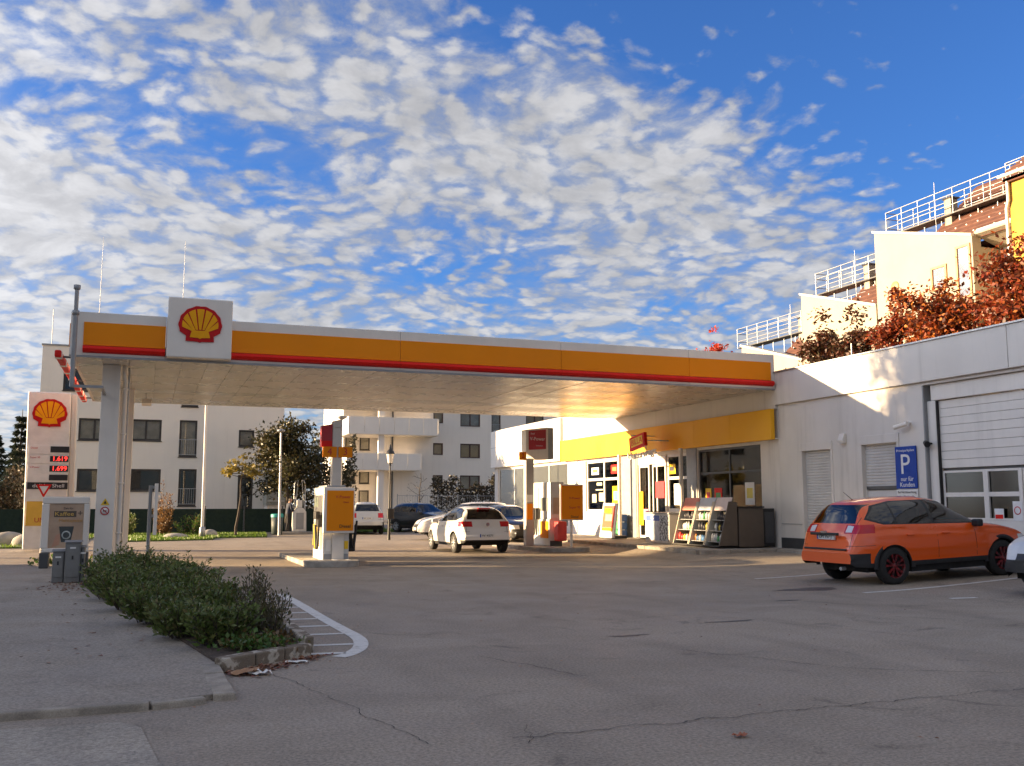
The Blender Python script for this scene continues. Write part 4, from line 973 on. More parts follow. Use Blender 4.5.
for x0, x1, z0, z1, k in ((16.0, 23.85, 7.5, 9.0, 0), (15.9, 22.3, 4.45, 5.9, 1), (16.0, 23.0, 10.4, 11.6, 2)):
    s_ = box('balcony', WALLA, bb, x0, x1, 82.6, 84.98, z0, z0 + .2)
    xs_ = list(np.arange(x0, x1, 1.3)) + [x1]
    for a, b in zip(xs_, xs_[1:]): box('parapet_panel', WALLA, s_, a + .012, b - .012, 82.58, 82.66, z0 + .02, z1, bev=.01)
    box('side_parapet', WALLA, s_, x0 - .08, x0, 82.6, 87.4, z0 + .02, z1); box('side_parapet', WALLA, s_, x1, x1 + .08, 82.7, 84.98, z0 + .02, z1)
    box('loggia_slab', WALLA, s_, x0, 19.48, 84.99, 87.5, z0, z0 + .2)
for z in (2.2, 5.0, 8.0):
    for x in (16.6, 17.9): window_y(bb, 87.38, x, x + .9, z - 1.6, z + .6, FRAMED, None, 1, SHUTT)
box('column', WALLA, bb, 18.6, 19.1, 82.9, 83.3, 0, 10.3); MB().tube((20.3, 84.9, 0), (20.3, 84.9, 12.2), .07).build('downpipe', STEELD, bb)
# fence and hedge before it
f2 = thing('mesh_fence', 'light grey metal fence in front of the balcony block', 'fence', (17, 62, 0))
for x in np.arange(15.2, 23.4, 1.35):
    MB().tube((x, 62, 0), (x, 62, 2.2), .03, n=6).build('post', GALV, f2)
    mb = MB()
    for z in (.3, 1.2, 2.1): mb.tube((x + .02, 62, z), (x + 1.33, 62, z), .015, n=5)
    for u in np.arange(x + .15, x + 1.3, .17): mb.tube((u, 62, .3), (u, 62, 2.1), .008, n=4)
    mb.build('mesh_panel', GALV, f2)

# ------------------------------------------------------------------ unseen house added left of the view to shade the forecourt
oh = thing('added_shade_house', 'cream house added out of view at far left to shade the forecourt', 'building', (-36, 10, 0))
hw = []
for z in (1.2, 4.2, 7.4, 10.6):
    for y in np.arange(-17, 37, 3.4): hw.append((y, y + 1.3, z, z + 1.6))
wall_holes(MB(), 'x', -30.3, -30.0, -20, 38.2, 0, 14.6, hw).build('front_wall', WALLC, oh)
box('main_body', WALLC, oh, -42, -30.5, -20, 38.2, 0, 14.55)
for y0, y1, z0, z1 in hw:
    f = MB().box(-30.14, -30.06, y0, y0 + .08, z0, z1).box(-30.14, -30.06, y1 - .08, y1, z0, z1).box(-30.14, -30.06, y0 + .08, y1 - .08, z0, z0 + .08).box(-30.14, -30.06, y0 + .08, y1 - .08, z1 - .08, z1).build('window', FRAMEW, oh); box('pane', GLASSD, f, -30.12, -30.11, y0 + .07, y1 - .07, z0 + .07, z1 - .07)
box('cornice', WALLG, oh, -42.2, -29.8, -20.2, 38.3, 14.601, 14.8)

# ------------------------------------------------------------------ cars
def smooth_interp(P, t, k=9):
    xs_ = np.array([p[0] for p in P]); zs_ = np.array([p[1] for p in P]); tt = np.linspace(0, 1, 801)
    y = np.interp(tt, xs_, zs_); ke = np.ones(k) / k
    yp = np.pad(y, k // 2, mode='edge'); y = np.convolve(yp, ke, 'valid'); yp = np.pad(y, k // 2, mode='edge'); y = np.convolve(yp, ke, 'valid')
    return np.interp(t, tt, y)
PLATEM = mat('number_plate', (.72, .72, .70), .4); LAMPC = mat('lamp_clear', (.75, .75, .74), .12, spec=.8); TAIL = mat('tail_lamp', (.55, .012, .02), .15, spec=.6); CHROME = mat('chrome', (.6, .6, .6), .15, metal=1.)
ARCHM = mat('wheel_well', (.012, .012, .012), .9); CLAD = mat('black_cladding', (.022, .022, .024), .65)
class Car: pass
def wheel_mesh(r, wd, spokes, rimm):
    """axis along y, outer face towards -y; returns tyre and rim builders"""
    ty = MB().lathe([(r * .64, -wd / 2 + .005), (r * .80, -wd / 2), (r * .94, -wd / 2 + .012), (r, -wd / 2 + .045), (r, wd / 2 - .045), (r * .94, wd / 2 - .012), (r * .64, wd / 2)], axis='y', n=36)
    ri = MB().use(rimm).lathe([(r * .655, -wd / 2 + .004), (r * .63, -wd / 2 + .01), (r * .60, -wd / 2 + .03), (r * .58, wd / 2 - .03)], axis='y', n=36)
    ri.lathe([(0, -wd / 2 + .014), (r * .13, -wd / 2 + .014), (r * .15, -wd / 2 + .03), (r * .15, 0)], axis='y', n=16)
    for i in range(spokes):
        a = 2 * math.pi * i / spokes + .3
        for sgn in (-1, 1):
            a0 = a + sgn * .16; a1 = a + sgn * .26; c0, s0, c1, s1 = math.cos(a0), math.sin(a0), math.cos(a1), math.sin(a1)
            w0, w1 = r * .045, r * .06; y0, y1 = -wd / 2 + .018, -wd / 2 + .012
            vs = []
            for (rr, c, s_, ww, yy) in ((r * .10, c0, s0, w0, y0), (r * .61, c1, s1, w1, y1)):
                for dw in (-ww, ww):
                    for dy in (0, .03): vs.append((rr * c - dw * s_, yy + dy, rr * s_ + dw * c))
            ri.add(vs, [(0, 2, 6, 4), (1, 5, 7, 3), (0, 4, 5, 1), (2, 3, 7, 6), (4, 6, 7, 5)])
    ri.use(ARCHM).lathe([(0, -wd / 2 + .07), (r * .6, -wd / 2 + .07)], axis='y', n=24)
    return ty, ri
def bisect_region(bm, planes, pred=None):
    cand = [f for f in bm.faces if f.material_index == 0]
    if pred: cand = [f for f in cand if pred(f.calc_center_median())]
    for co, no in planes:
        co, no = Vector(co), Vector(no)
        if not cand: return []
        geom = list({v for f in cand for v in f.verts}) + list({e for f in cand for e in f.edges}) + cand
        for f in bm.faces: f.tag = False
        for f in cand: f.tag = True
        res = bmesh.ops.bisect_plane(bm, geom=geom, dist=1e-5, plane_co=co, plane_no=no)
        fs = {g for g in res['geom'] if isinstance(g, bmesh.types.BMFace)} | {f for f in cand if f.is_valid}
        cand = [f for f in fs if f.is_valid and (f.calc_center_median() - co).dot(no) > 0]
    return cand
def poly_planes(poly, axis):
    """half-spaces of a convex polygon given in the plane normal to axis ('y': (x,z); 'x': (y,z))"""
    c = np.mean(poly, axis=0); out = []
    for i in range(len(poly)):
        a, b = np.array(poly[i], float), np.array(poly[(i + 1) % len(poly)], float); d = b - a; n_ = np.array([-d[1], d[0]]); n_ /= (np.linalg.norm(n_) + 1e-9)
        if np.dot(c - a, n_) < 0: n_ = -n_
        mk = (lambda q: (q[0], 0, q[1])) if axis == 'y' else (lambda q: (0, q[0], q[1]))
        out.append((mk(a), mk(n_)))
    return out
def make_car(name, label, loc, heading, spec, paint, group=None, pitch=0):
    S = dict(L=4.4, W=1.78, H=1.55, r=.325, ro=.85, wb=2.62, clad=False, spokes=5, rim=GALV, priv=False, suv=0, roofrails=False)
    S.update(spec); L, W, H, r = S['L'], S['W'], S['H'], S['r']
    t = thing(name, label, 'car', loc, 0, group); WLOC[t.name] = Vector((0, 0, 0)); t.rotation_euler = (0, pitch, heading)
    k = H / 1.6
    ztop = S.get('ztop') or [(0, .58), (.012, .80), (.03, .98), (.05, 1.12), (.092, 1.46), (.115, 1.53), (.17, 1.575), (.3, 1.605), (.44, 1.597), (.535, 1.53), (.69, 1.10), (.75, 1.045), (.90, .93), (.96, .83), (.985, .70), (1, .52)]
    zbel = S.get('zbel') or [(0, .56), (.02, .80), (.05, 1.05), (.2, 1.06), (.45, 1.02), (.72, .98), (.80, .95), (.90, .84), (.96, .74), (.985, .62), (1, .48)]
    xa = [S['ro'] / L, (S['ro'] + S['wb']) / L]; sill = .31 * k if not S['clad'] else .34; ra = r + .055
    ts = sorted(set(list(np.linspace(0, .06, 13)) + list(np.linspace(.06, .94, 78)) + list(np.linspace(.94, 1, 13)) + [a + s_ * ra / L * q for a in xa for s_ in (-1, 1) for q in (.9, .97, 1.0, 1.001)] + [.052, .128, .54, .69]))
    ts = np.array(ts); zt = smooth_interp(ztop, ts, 15) * k; zb = smooth_interp(zbel, ts, 17) * k; zt = np.maximum(zt, zb + .02)
    plan = smooth_interp(S.get('plan') or [(0, .80), (.015, .86), (.05, .93), (.12, .975), (.25, 1), (.72, 1), (.86, .965), (.94, .89), (.98, .78), (1, .68)], ts, 31) * W / 2
    base = np.interp(ts, [0, .02, .1, .9, .97, 1], [.42 * k, .36 * k, sill, sill, .26 * k, .36 * k])
    x = (ts - .5) * L; xw = [(a - .5) * L for a in xa]; zw = r
    low = base.copy()
    for c in xw:
        d = np.abs(x - c); ins = d <= ra; low[ins] = np.maximum(low[ins], zw + np.sqrt(np.maximum(0, ra**2 - d[ins]**2)) * .97)
    low = np.minimum(low, zb - .06)
    NS, NU = 12, 16; rings = []
    for i in range(len(ts)):
        ring = []
        for j in range(NS):
            q = j / NS; z = low[i] + (zb[i] - low[i]) * q; s_ = (z - base[i]) / max(.05, zb[i] - base[i])
            f = .955 + .045 * math.sin(math.pi * min(1, max(0, s_ * 1.05))) ** .8 + (.012 if S['clad'] and z < sill + .1 else 0) - .02 * s_ ** 3
            f += .010 * math.exp(-((s_ - .80) / .07) ** 2) - .010 * math.exp(-((s_ - .26) / .06) ** 2)
            ring.append((x[i], plan[i] * f, z))
        cab = min(1, max(0, (zt[i] - zb[i]) / (.45 * k)))
        ne = 2.3 + 1.5 * cab; tum = .30 * cab
        for j in range(NU + 1):
            a = math.pi / 2 * j / NU; cz = math.sin(a) ** (2 / ne); cy = max(0, math.cos(a)) ** (2 / ne)
            ring.append((x[i], plan[i] * .948 * cy * (1 - tum * cz), zb[i] + (zt[i] - zb[i]) * cz))
        rings.append(ring)
    m = len(rings[0]); vs = []; fs = []; nT = len(ts)
    for ring in rings: vs += ring
    off = len(vs)
    for ring in rings: vs += [(a, -b, c) for a, b, c in ring]
    for i in range(nT - 1):
        for j in range(m - 1):
            a = i * m + j; fs.append((a, a + m, a + m + 1, a + 1)); a += off; fs.append((a + 1, a + m + 1, a + m, a))
    for i in (0, nT - 1):
        for j in range(m - 1):
            a, b = i * m + j, off + i * m + j; fs.append((a, a + 1, b + 1, b) if i == 0 else (b, b + 1, a + 1, a))
    me = bpy.data.meshes.new('shell'); me.from_pydata(vs, [], fs); bm = bmesh.new(); bm.from_mesh(me)
    bmesh.ops.remove_doubles(bm, verts=bm.verts, dist=1e-4); bmesh.ops.recalc_face_normals(bm, faces=bm.faces)
    if sum(f.normal.dot(f.calc_center_median() - Vector((0, 0, .8))) * f.calc_area() for f in bm.faces) < 0: bmesh.ops.reverse_faces(bm, faces=bm.faces)
    X = lambda tt: (tt - .5) * L
    parts = {}
    def carve(pname, material, planes, pred=None):
        fsx = bisect_region(bm, planes, pred)
        if fsx:
            idx = len(parts) + 1; parts[idx] = (pname, material)
            for f in fsx: f.material_index = idx
    K = k
    sw = S.get('sidewin') or [(.098, 1.23), (.18, 1.125), (.650, 1.065), (.643, 1.14), (.55, 1.43), (.46, 1.51), (.27, 1.51), (.16, 1.44)]
    tb_ = S.get('bpil', .43); gl_r = CARGL2 if S['priv'] else CARGL
    for sg in (1, -1):
        pr = (lambda c, sg=sg: c.y * sg > .2 and c.z > .85 * K)
        pl = poly_planes([(X(a), z * K) for a, z in sw], 'y')
        carve('side_window', CARGL, pl + [((X(tb_ + .008), 0, 0), (1, 0, 0))], pr)
        carve('side_window', gl_r, pl + [((X(tb_ - .008), 0, 0), (-1, 0, 0)), ((X(.235 + .005), 0, 0), (1, 0, 0))], pr)
        carve('quarter_window', gl_r, pl + [((X(.235 - .005), 0, 0), (-1, 0, 0))], pr)
        ol = [(a + (-.012 if a < .4 else .010), z + (-.02 if z < 1.25 else .018)) for a, z in sw]
        carve('window_seal', BLACK, poly_planes([(X(a), z * K) for a, z in ol], 'y'), pr)
    # windscreen and rear window: front view trapezium
    wt = S.get('wsw', (.70, .57)); ws_ = [(-wt[0], 1.07 * K), (wt[0], 1.07 * K), (wt[1], 1.50 * K), (-wt[1], 1.50 * K)]
    carve('windscreen', CARGL, poly_planes(ws_, 'x') + [((X(.51), 0, 0), (1, 0, 0))], lambda c: c.x > X(.5) and c.z > 1.0 * K)
    rw = S.get('rearwin') or [(-.62, 1.14 * K), (.62, 1.14 * K), (.52, 1.48 * K), (-.52, 1.48 * K)]
    carve('rear_window', gl_r, poly_planes(rw, 'x') + [((X(.18), 0, 0), (-1, 0, 0))], lambda c: c.x < X(.2) and c.z > 1.0 * K)
    tl = S.get('tail') or (.46, .86, 1.04, .085)
    if 'rev' in S:
        for sg in (1, -1): carve('reverse_lamp', LAMPC, [((0, S['rev'][0] * sg, 0), (0, sg, 0)), ((0, S['rev'][1] * sg, 0), (0, -sg, 0)), ((0, 0, (tl[1] + .025) * K), (0, 0, 1)), ((0, 0, (tl[2] - .015) * K), (0, 0, -1)), ((X(.05), 0, 0), (-1, 0, 0))], lambda c, sg=sg: c.x < X(.1) and c.y * sg > .2)
    for sg in (1, -1):
        carve('tail_lamp', TAIL, [((0, tl[0] * sg, 0), (0, sg, 0)), ((0, 0, tl[1] * K), (0, 0, 1)), ((0, 0, tl[2] * K), (0, 0, -1)), ((X(tl[3]), 0, 0), (-1, 0, .15 * 1))], lambda c, sg=sg: c.x < X(.15) and c.y * sg > .2)
        carve('headlamp', LAMPC, [((0, .45 * sg, 0), (0, sg, 0)), ((0, 0, .62 * K), (0, 0, 1)), ((0, 0, .78 * K), (0, 0, -1)), ((X(.90), 0, 0), (1, 0, 0))], lambda c, sg=sg: c.x > X(.85) and c.y * sg > .1)
    for sg in (1, -1):
        carve('tailgate_seam', BLACK, [((0, .675 * sg, 0), (0, -sg, 0)), ((0, .664 * sg, 0), (0, sg, 0)), ((0, 0, .70 * K), (0, 0, 1)), ((X(.085), 0, 0), (-1, 0, 0))], lambda c, sg=sg: c.x < X(.12) and c.y * sg > .5)
        carve('bumper_seam', BLACK, [((0, 0, .735 * K), (0, 0, 1)), ((0, 0, .742 * K), (0, 0, -1)), ((X(xa[0] - ra / L), 0, 0), (-1, 0, 0))], lambda c, sg=sg: c.x < X(.2) and c.y * sg > .55)
    carve('front_grille', BLACK, [((0, .44, 0), (0, -1, 0)), ((0, -.44, 0), (0, 1, 0)), ((0, 0, .36 * K), (0, 0, 1)), ((0, 0, .66 * K), (0, 0, -1))], lambda c: c.x > X(.96))
    if S['clad']:
        carve('front_bumper', CLAD, [((0, 0, .56 * K), (0, 0, -1)), ((X(.93), 0, 0), (1, 0, 0))], lambda c: c.x > X(.9))
        for sg in (1, -1): carve('rear_bumper_corner', CLAD, [((0, .50 * sg, 0), (0, sg, 0)), ((0, 0, .60 * K), (0, 0, -1)), ((X(.085), 0, 0), (-1, 0, 0))], lambda c, sg=sg: c.x < X(.12) and c.y * sg > .3)
    carve('rear_valance', BLACK, [((0, 0, S.get('val', .46) * K), (0, 0, -1)), ((X(.06), 0, 0), (-1, 0, 0))], lambda c: c.x < X(.1))
    for sg in (1, -1): carve('sill', CLAD if S['clad'] else BLACK, [((0, 0, sill + (.085 if S['clad'] else .03)), (0, 0, -1))], lambda c, sg=sg: c.y * sg > 0)
    bm.to_mesh(me); bm.free()
    P = [(p.material_index, list(p.vertices)) for p in me.polygons]; co = [tuple(v.co) for v in me.vertices]
    bodyo = None
    for idx in [0] + sorted(parts):
        fl_ = [f for mi, f in P if mi == idx]
        if not fl_: continue
        used = sorted({v for f in fl_ for v in f}); mp = {v: i for i, v in enumerate(used)}
        pm_ = bpy.data.meshes.new('part'); pm_.from_pydata([co[v] for v in used], [], [[mp[v] for v in f] for f in fl_])
        pm_.polygons.foreach_set('use_smooth', [True] * len(fl_)); pm_.materials.append(paint if idx == 0 else parts[idx][1])
        if idx == 0: pm_.set_sharp_from_angle(angle=R(50))
        link_mesh('body' if idx == 0 else parts[idx][0], pm_, t, True)
    # arches
    if S['clad']:
        for c in xw:
            for sg in (1, -1):
                mb = MB(); pts = []
                for q in np.linspace(-.12, math.pi + .12, 26):
                    for rr, yo in ((ra - .012, -.03), (ra - .012, .014), (ra + .06, .012), (ra + .065, -.03)):
                        pts.append((c + rr * math.cos(q), sg * (W / 2 * .985 + yo - (.02 if abs(c) > 1 else 0)), max(zw + rr * math.sin(q) * .98, sill - .03)))
                mb.add(pts, [(4 * i + j, 4 * i + (j + 1) % 4, 4 * i + 4 + (j + 1) % 4, 4 * i + 4 + j) for i in range(25) for j in range(4)], True)
                mb.build('arch_trim', CLAD, t, local=True)
    # floor, wells, seats
    ub = MB().box(X(.10), X(.94), -W / 2 + .26, W / 2 - .26, .24, .50).box(xw[0] + ra, xw[1] - ra, -W / 2 + .07, W / 2 - .07, .22, .52)
    for c in xw: ub.box(c - ra - .01, c + ra + .01, -W / 2 + .25, W / 2 - .25, .3, .78 * K)
    ub.build('underbody', ARCHM, t, local=True)
    it = MB().box(X(.06), X(.70), -W / 2 + .12, W / 2 - .12, .52, .80 * K).build('cabin_floor', INTER, t, local=True)
    for a, y0, y1 in ((.44, .12, .58), (.44, -.58, -.12), (.24, -.62, .62)):
        s_ = MB().prism([(X(a), .80 * K), (X(a) + .12, .80 * K), (X(a) - .02, 1.18 * K), (X(a) - .12, 1.18 * K)], 'y', y0, y1).build('seat', INTER, t, local=True, bev=.03)
        for yc_ in ([(y0 + y1) / 2] if y1 - y0 < 1 else [-.4, .4]): MB().box(X(a) - .13, X(a) - .03, yc_ - .12, yc_ + .12, 1.18 * K, 1.36 * K).build('headrest', INTER, s_, local=True, bev=.03)
    MB().prism([(X(.66), .80 * K), (X(.72), .80 * K), (X(.72), .98 * K), (X(.67), 1.0 * K)], 'y', -W / 2 + .16, W / 2 - .16).build('dashboard', INTER, t, local=True, bev=.02)
    # wheels
    ty, ri = wheel_mesh(r, .215, S['spokes'], S['rim']); tym = ty.use(RUBB).mesh('tyre'); rim_ = ri.mesh('rim')
    if not tym.materials: tym.materials.append(RUBB)
    for c in xw:
        for sg in (1, -1):
            wh = bpy.data.objects.new('wheel', tym); COL.objects.link(wh); wh.parent = t; wh.location = (c, sg * (W / 2 - .125), r); wh.rotation_euler = (0, 0, 0 if sg < 0 else math.pi)
            ro_ = bpy.data.objects.new('rim', rim_); COL.objects.link(ro_); ro_.parent = wh
    # mirrors, handles, plate, seams
    for sg in (1, -1):
        mr = MB().box(X(.635), X(.635) + .13, sg * (W / 2 - .07), sg * (W / 2 + .13), .98 * K, 1.12 * K).build('mirror', S.get('mirror', paint), t, local=True, bev=.035)
        for a in (.46, .27):
            yb = float(np.interp(a, ts, plan)); MB().box(X(a), X(a) + .17, sg * (yb - .01), sg * (yb + .022), .885 * K, .915 * K).build('door_handle', paint, t, local=True, bev=.008)
        for a in (.255, .435, .645):
            sm_ = MB(); 
            yb = float(np.interp(a, ts, plan)); zt_ = np.linspace(sill + .06, .93 * K, 9); dxs = lambda z: (.0 if a > .3 else (.10 * max(0, .62 - z) / .3))
            pr_ = []
            for z in zt_:
                s_ = (z - sill) / (1.0 * K - sill); f = .955 + .045 * math.sin(math.pi * min(1, max(0, s_ * 1.05))) ** .8 - .02 * s_ ** 3 + .010 * math.exp(-((s_ - .80) / .07) ** 2) - .010 * math.exp(-((s_ - .26) / .06) ** 2)
                for d in (-.004, .004): pr_.append((X(a) + d + dxs(z), sg * (yb * f + .0015), z))
            sm_.add(pr_, [(2 * i, 2 * i + 1, 2 * i + 3, 2 * i + 2) for i in range(8)]); sm_.build('door_seam', BLACK, t, local=True)
    pz = S.get('platez', .86) * K; px = S.get('platex', X(.0) + (.02 if pz < .7 else .07))
    pl_ = MB().box(px - .035, px, -.26, .26, pz - .055, pz + .055).build('number_plate', PLATEM, t, local=True, bev=.004)
    text('plate_lettering', S.get('plate', 'W 957'), .09, TXK, pl_, (px - .037, 0, pz), Matrix.Rotation(R(-90), 4, 'Z') @ Matrix.Rotation(R(90), 4, 'X'), local=True, width=.36)
    MB().box(px - .036, px - .034, .215, .255, pz - .05, pz + .05).build('plate_band', BLUE, pl_, local=True)
    MB().box(X(1) - .012, X(1) + .012, -.26, .26, .42, .53).build('number_plate', PLATEM, t, local=True, bev=.004)
    if S['roofrails']:
        for sg in (1, -1): MB().path([(X(.2), sg * .56, 1.55 * K), (X(.23), sg * .56, 1.62 * K), (X(.48), sg * .56, 1.63 * K), (X(.53), sg * .56, 1.55 * K)], .018, 6).build('roof_rail', GALV, t, local=True)
    MB().tube((X(.17), 0, 1.55 * K), (X(.12), 0, 1.55 * K + .17), .008, .004, n=6).build('antenna', BLACK, t, local=True)
    return t

def paint(name, c, flake=0): return mat(name, c, .33, tuple(x * .985 for x in c), .4, clear=1., spec=.5)
OR = paint('orange_paint', (.84, .105, .003)); WP = paint('white_paint', (.72, .71, .68)); SV = paint('silver_paint', (.50, .50, .49)); DK = paint('dark_blue_paint', (.012, .014, .018)); BK = paint('black_paint', (.012, .012, .013)); WG = paint('white_grey_paint', (.62, .62, .62))
RRIM = mat('red_black_rim', (.22, .012, .016), .4, (.03, .01, .012), 14)
cA = make_car('orange_car', 'orange crossover car with red wheels parked in front of the workshop', (14.52, 15.76, .075), R(-.4), dict(L=4.45, W=1.78, H=1.62, r=.35, ro=.90, wb=2.635, clad=True, rim=RRIM, priv=True, mirror=BLACK, roofrails=False, tail=(.42, .96, 1.12, .085), rev=(.46, .62), platez=.90, plate='DM 957 J', val=.34), OR, pitch=-math.atan((gz(15.83) - gz(13.2)) / 2.635))
MB().box(-2.235, -2.18, -.40, .40, .94, .99).build('plate_trim', BLACK, cA, local=True, bev=.01); MB().box(-2.24, -2.20, -.62, .62, .665, .70).build('bumper_step', BLACK, cA, local=True, bev=.01)
MB().box(-2.23, -2.21, -.09, .09, .98, 1.02).build('badge', CHROME, cA, local=True, bev=.008)
MB().tube((-2.14, -.45, .33), (-2.24, -.45, .33), .035, n=12).build('exhaust', GALV, cA, local=True)
GW = dict(L=4.25, W=1.79, H=1.47, r=.318, ro=.80, wb=2.62, tail=(.46, .90, 1.08, .075), platez=.60, val=.46, plate='W 4571', rearwin=[(-.61, 1.05), (.61, 1.05), (.50, 1.37), (-.50, 1.37)])
cB = make_car('white_hatchback', 'white hatchback seen from behind between the two pump islands', (10.05, 31.33, 0), R(90), GW, WP)
MB().tube((-2.13, 0, .90), (-2.145, 0, .90), .055, n=18).build('badge', CHROME, cB, local=True); MB().box(-1.80, -1.70, -.20, .20, 1.375, 1.41).build('brake_lamp', TAIL, cB, local=True, bev=.01)
make_car('white_estate', 'white car rolling left behind the white hatchback', (13.3, 41.6, 0), R(176), dict(L=4.5, W=1.8, H=1.64, r=.32, ro=.9, wb=2.65, plate='W 21 B'), WP)
make_car('black_hatchback', 'black car standing by the shop beyond the right pump island', (13.55, 36.6, .03), R(-88), dict(L=4.1, W=1.75, H=1.48, r=.315, ro=.75, wb=2.55, plate='W 88 K'), BK)
make_car('silver_suv', 'silver off-roader parked tail-on beside the lantern', (10.9, 52.0, 0), R(84), dict(L=4.4, W=1.85, H=1.66, r=.35, ro=.9, wb=2.63, clad=True, plate='W 336', platez=.80, tail=(.55, .82, 1.05, .06)), SV)
make_car('dark_suv', 'dark blue off-roader facing the camera beside the silver one', (14.6, 53.2, 0), R(-62), dict(L=4.5, W=1.85, H=1.64, r=.35, ro=.9, wb=2.65, plate='W 12'), DK)
make_car('grey_crossover', 'white crossover with black bumper cut off by the right picture edge', (15.58, 11.95, .12), R(181), dict(L=4.4, W=1.84, H=1.62, r=.35, ro=.85, wb=2.65, clad=True, plate='W 50'), WG, pitch=R(2.0))

# ------------------------------------------------------------------ vegetation
def leaf_mesh(name, pts, sizes, m, parent, up=.3, aspect=.55, label=None, kind=None, dirs=None, seed=0):
    """one bent leaf (2 quads folded at the midrib) per point"""
    g = np.random.default_rng(seed); n = len(pts); pts = np.asarray(pts); sizes = np.asarray(sizes)
    d = g.normal(size=(n, 3)); d[:, 2] = d[:, 2] * .7 + up
    if dirs is not None: d = d * .55 + dirs
    d /= np.linalg.norm(d, axis=1)[:, None]
    q = g.normal(size=(n, 3)); s = np.cross(d, q); s /= np.linalg.norm(s, axis=1)[:, None] + 1e-9; nn = np.cross(s, d)
    L = sizes[:, None]; w_ = L * aspect / 2; a = pts; b = pts + d * L - nn * L * .12; mid = pts + d * L * .5 + nn * L * .05
    V = np.stack([a, mid + s * w_, b, mid - s * w_], 1).reshape(-1, 3); F = np.arange(4 * n).reshape(n, 4)
    me = bpy.data.meshes.new(name); me.vertices.add(4 * n); me.vertices.foreach_set('co', V.ravel()); me.loops.add(4 * n); me.loops.foreach_set('vertex_index', F.ravel())
    me.polygons.add(n); me.polygons.foreach_set('loop_start', np.arange(0, 4 * n, 4)); me.update(calc_edges=True); me.validate(); me.materials.append(m)
    o = link_mesh(name, me, parent)
    if kind: o['kind'] = kind
    return o
def tree(name, label, base, h, cr, leafm, n, lsize, seed, ch0=.35, group=None, limbs=7, trunk=.13, squash=1.0, cl=26, lump=.26, cat='tree', sub=3):
    """tapered trunk, limbs and twigs; leaves clustered round twig ends, leaving gaps"""
    r = random.Random(seed); g = np.random.default_rng(seed); t = thing(name, label, cat, base, 0, group); bx, by, bz = base
    top = Vector((bx + r.uniform(-.2, .2), by + r.uniform(-.2, .2), bz + h * .80)); mb = MB()
    tp = [Vector(base).lerp(top, q) + Vector((r.uniform(-.06, .06), r.uniform(-.06, .06), 0)) * (q > 0) for q in np.linspace(0, 1, 8)]
    mb.path(tp, [trunk * (1.15 - q) + .012 for q in np.linspace(0, 1, 8)], 9); ends = []
    for i in range(limbs):
        q = ch0 + (.95 - ch0) * (i + r.random() * .6) / limbs; p = Vector(base).lerp(top, q); a = i * 2.4 + r.uniform(-.4, .4); ln = cr * r.uniform(.65, 1.0) * (1.15 - .55 * (q - ch0) / (1 - ch0))
        e = p + Vector((math.cos(a) * ln, math.sin(a) * ln, ln * r.uniform(.25, .7) * squash)); md = p.lerp(e, .5) + Vector((0, 0, -.06 * ln)); mb.path([p, md, e], [trunk * .42, trunk * .26, .012], 6); ends += [e, p.lerp(e, .7)]
        for k in range(sub):
            s_ = p.lerp(e, r.uniform(.35, .9)); e2 = s_ + Vector((r.uniform(-1, 1), r.uniform(-1, 1), r.uniform(-.2, .9))) * cr * .42; mb.path([s_, s_.lerp(e2, .5) + Vector((0, 0, .04)), e2], [trunk * .14, trunk * .09, .006], 5); ends += [e2, s_.lerp(e2, .6)]
    ends += [top, top + Vector((0, 0, h * .10))]
    mb.build('trunk', BARK, t)
    E_ = np.array([tuple(e) for e in ends]); cl_ = []
    idx = g.integers(0, len(E_), n); wts = g.random(len(E_)) * .8 + .5
    off = g.normal(size=(n, 3)); off *= (lump * cr * wts[idx])[:, None]; off[:, 2] *= .75
    pts = E_[idx] + off
    leaf_mesh('crown', pts, lsize * g.uniform(.6, 1.25, n), leafm, t, up=-.1, seed=seed); return t
REDL = leaf_mat('autumn_red', [(.20, .028, .011), (.30, .046, .013), (.07, .018, .010), (.30, .08, .017), (.17, .028, .012), (.05, .038, .012)], .35)
ORL = leaf_mat('autumn_orange', [(.36, .075, .013), (.22, .034, .012), (.50, .17, .026), (.22, .042, .013), (.08, .022, .010), (.05, .018, .010)], .35)
BRL = leaf_mat('autumn_dark', [(.075, .020, .011), (.05, .032, .012), (.12, .028, .012), (.045, .04, .013)], .3)
GRL = leaf_mat('olive_leaf', [(.032, .038, .012), (.050, .048, .014), (.07, .05, .016), (.025, .030, .011)], .3)
G = 'autumn trees behind the workshop parapet'
tree('autumn_tree', 'slim dark red tree nearest the canopy, behind the parapet', (23.6, 29.9, 2), 7.3, 1.0, BRL, 6000, .17, 11, .55, G, 9, lump=.19)
tree('autumn_tree', 'small dark brown autumn tree second from the canopy', (23.8, 28.3, 2), 7.0, 1.0, BRL, 7500, .17, 12, .55, G, 8, lump=.19)
tree('autumn_tree', 'red-brown tree in front of the tall cream house wall', (24, 26.3, 2), 7.5, .95, REDL, 8000, .17, 13, .55, G, 9, lump=.19)
tree('autumn_tree', 'bright orange-red tree left of the yellow house', (24, 24.0, 2), 7.2, 1.6, ORL, 11000, .17, 14, .5, G, 10, lump=.19)
tree('autumn_tree', 'broad red tree at the right edge before the yellow house', (24, 21.6, 2), 8.0, 1.7, REDL, 12000, .17, 15, .5, G, 10, lump=.19)
tree('autumn_tree', 'orange tree partly cut off by the right picture edge', (23.6, 18.9, 2), 7.4, 1.6, ORL, 8000, .17, 16, .5, G, 9, lump=.19)
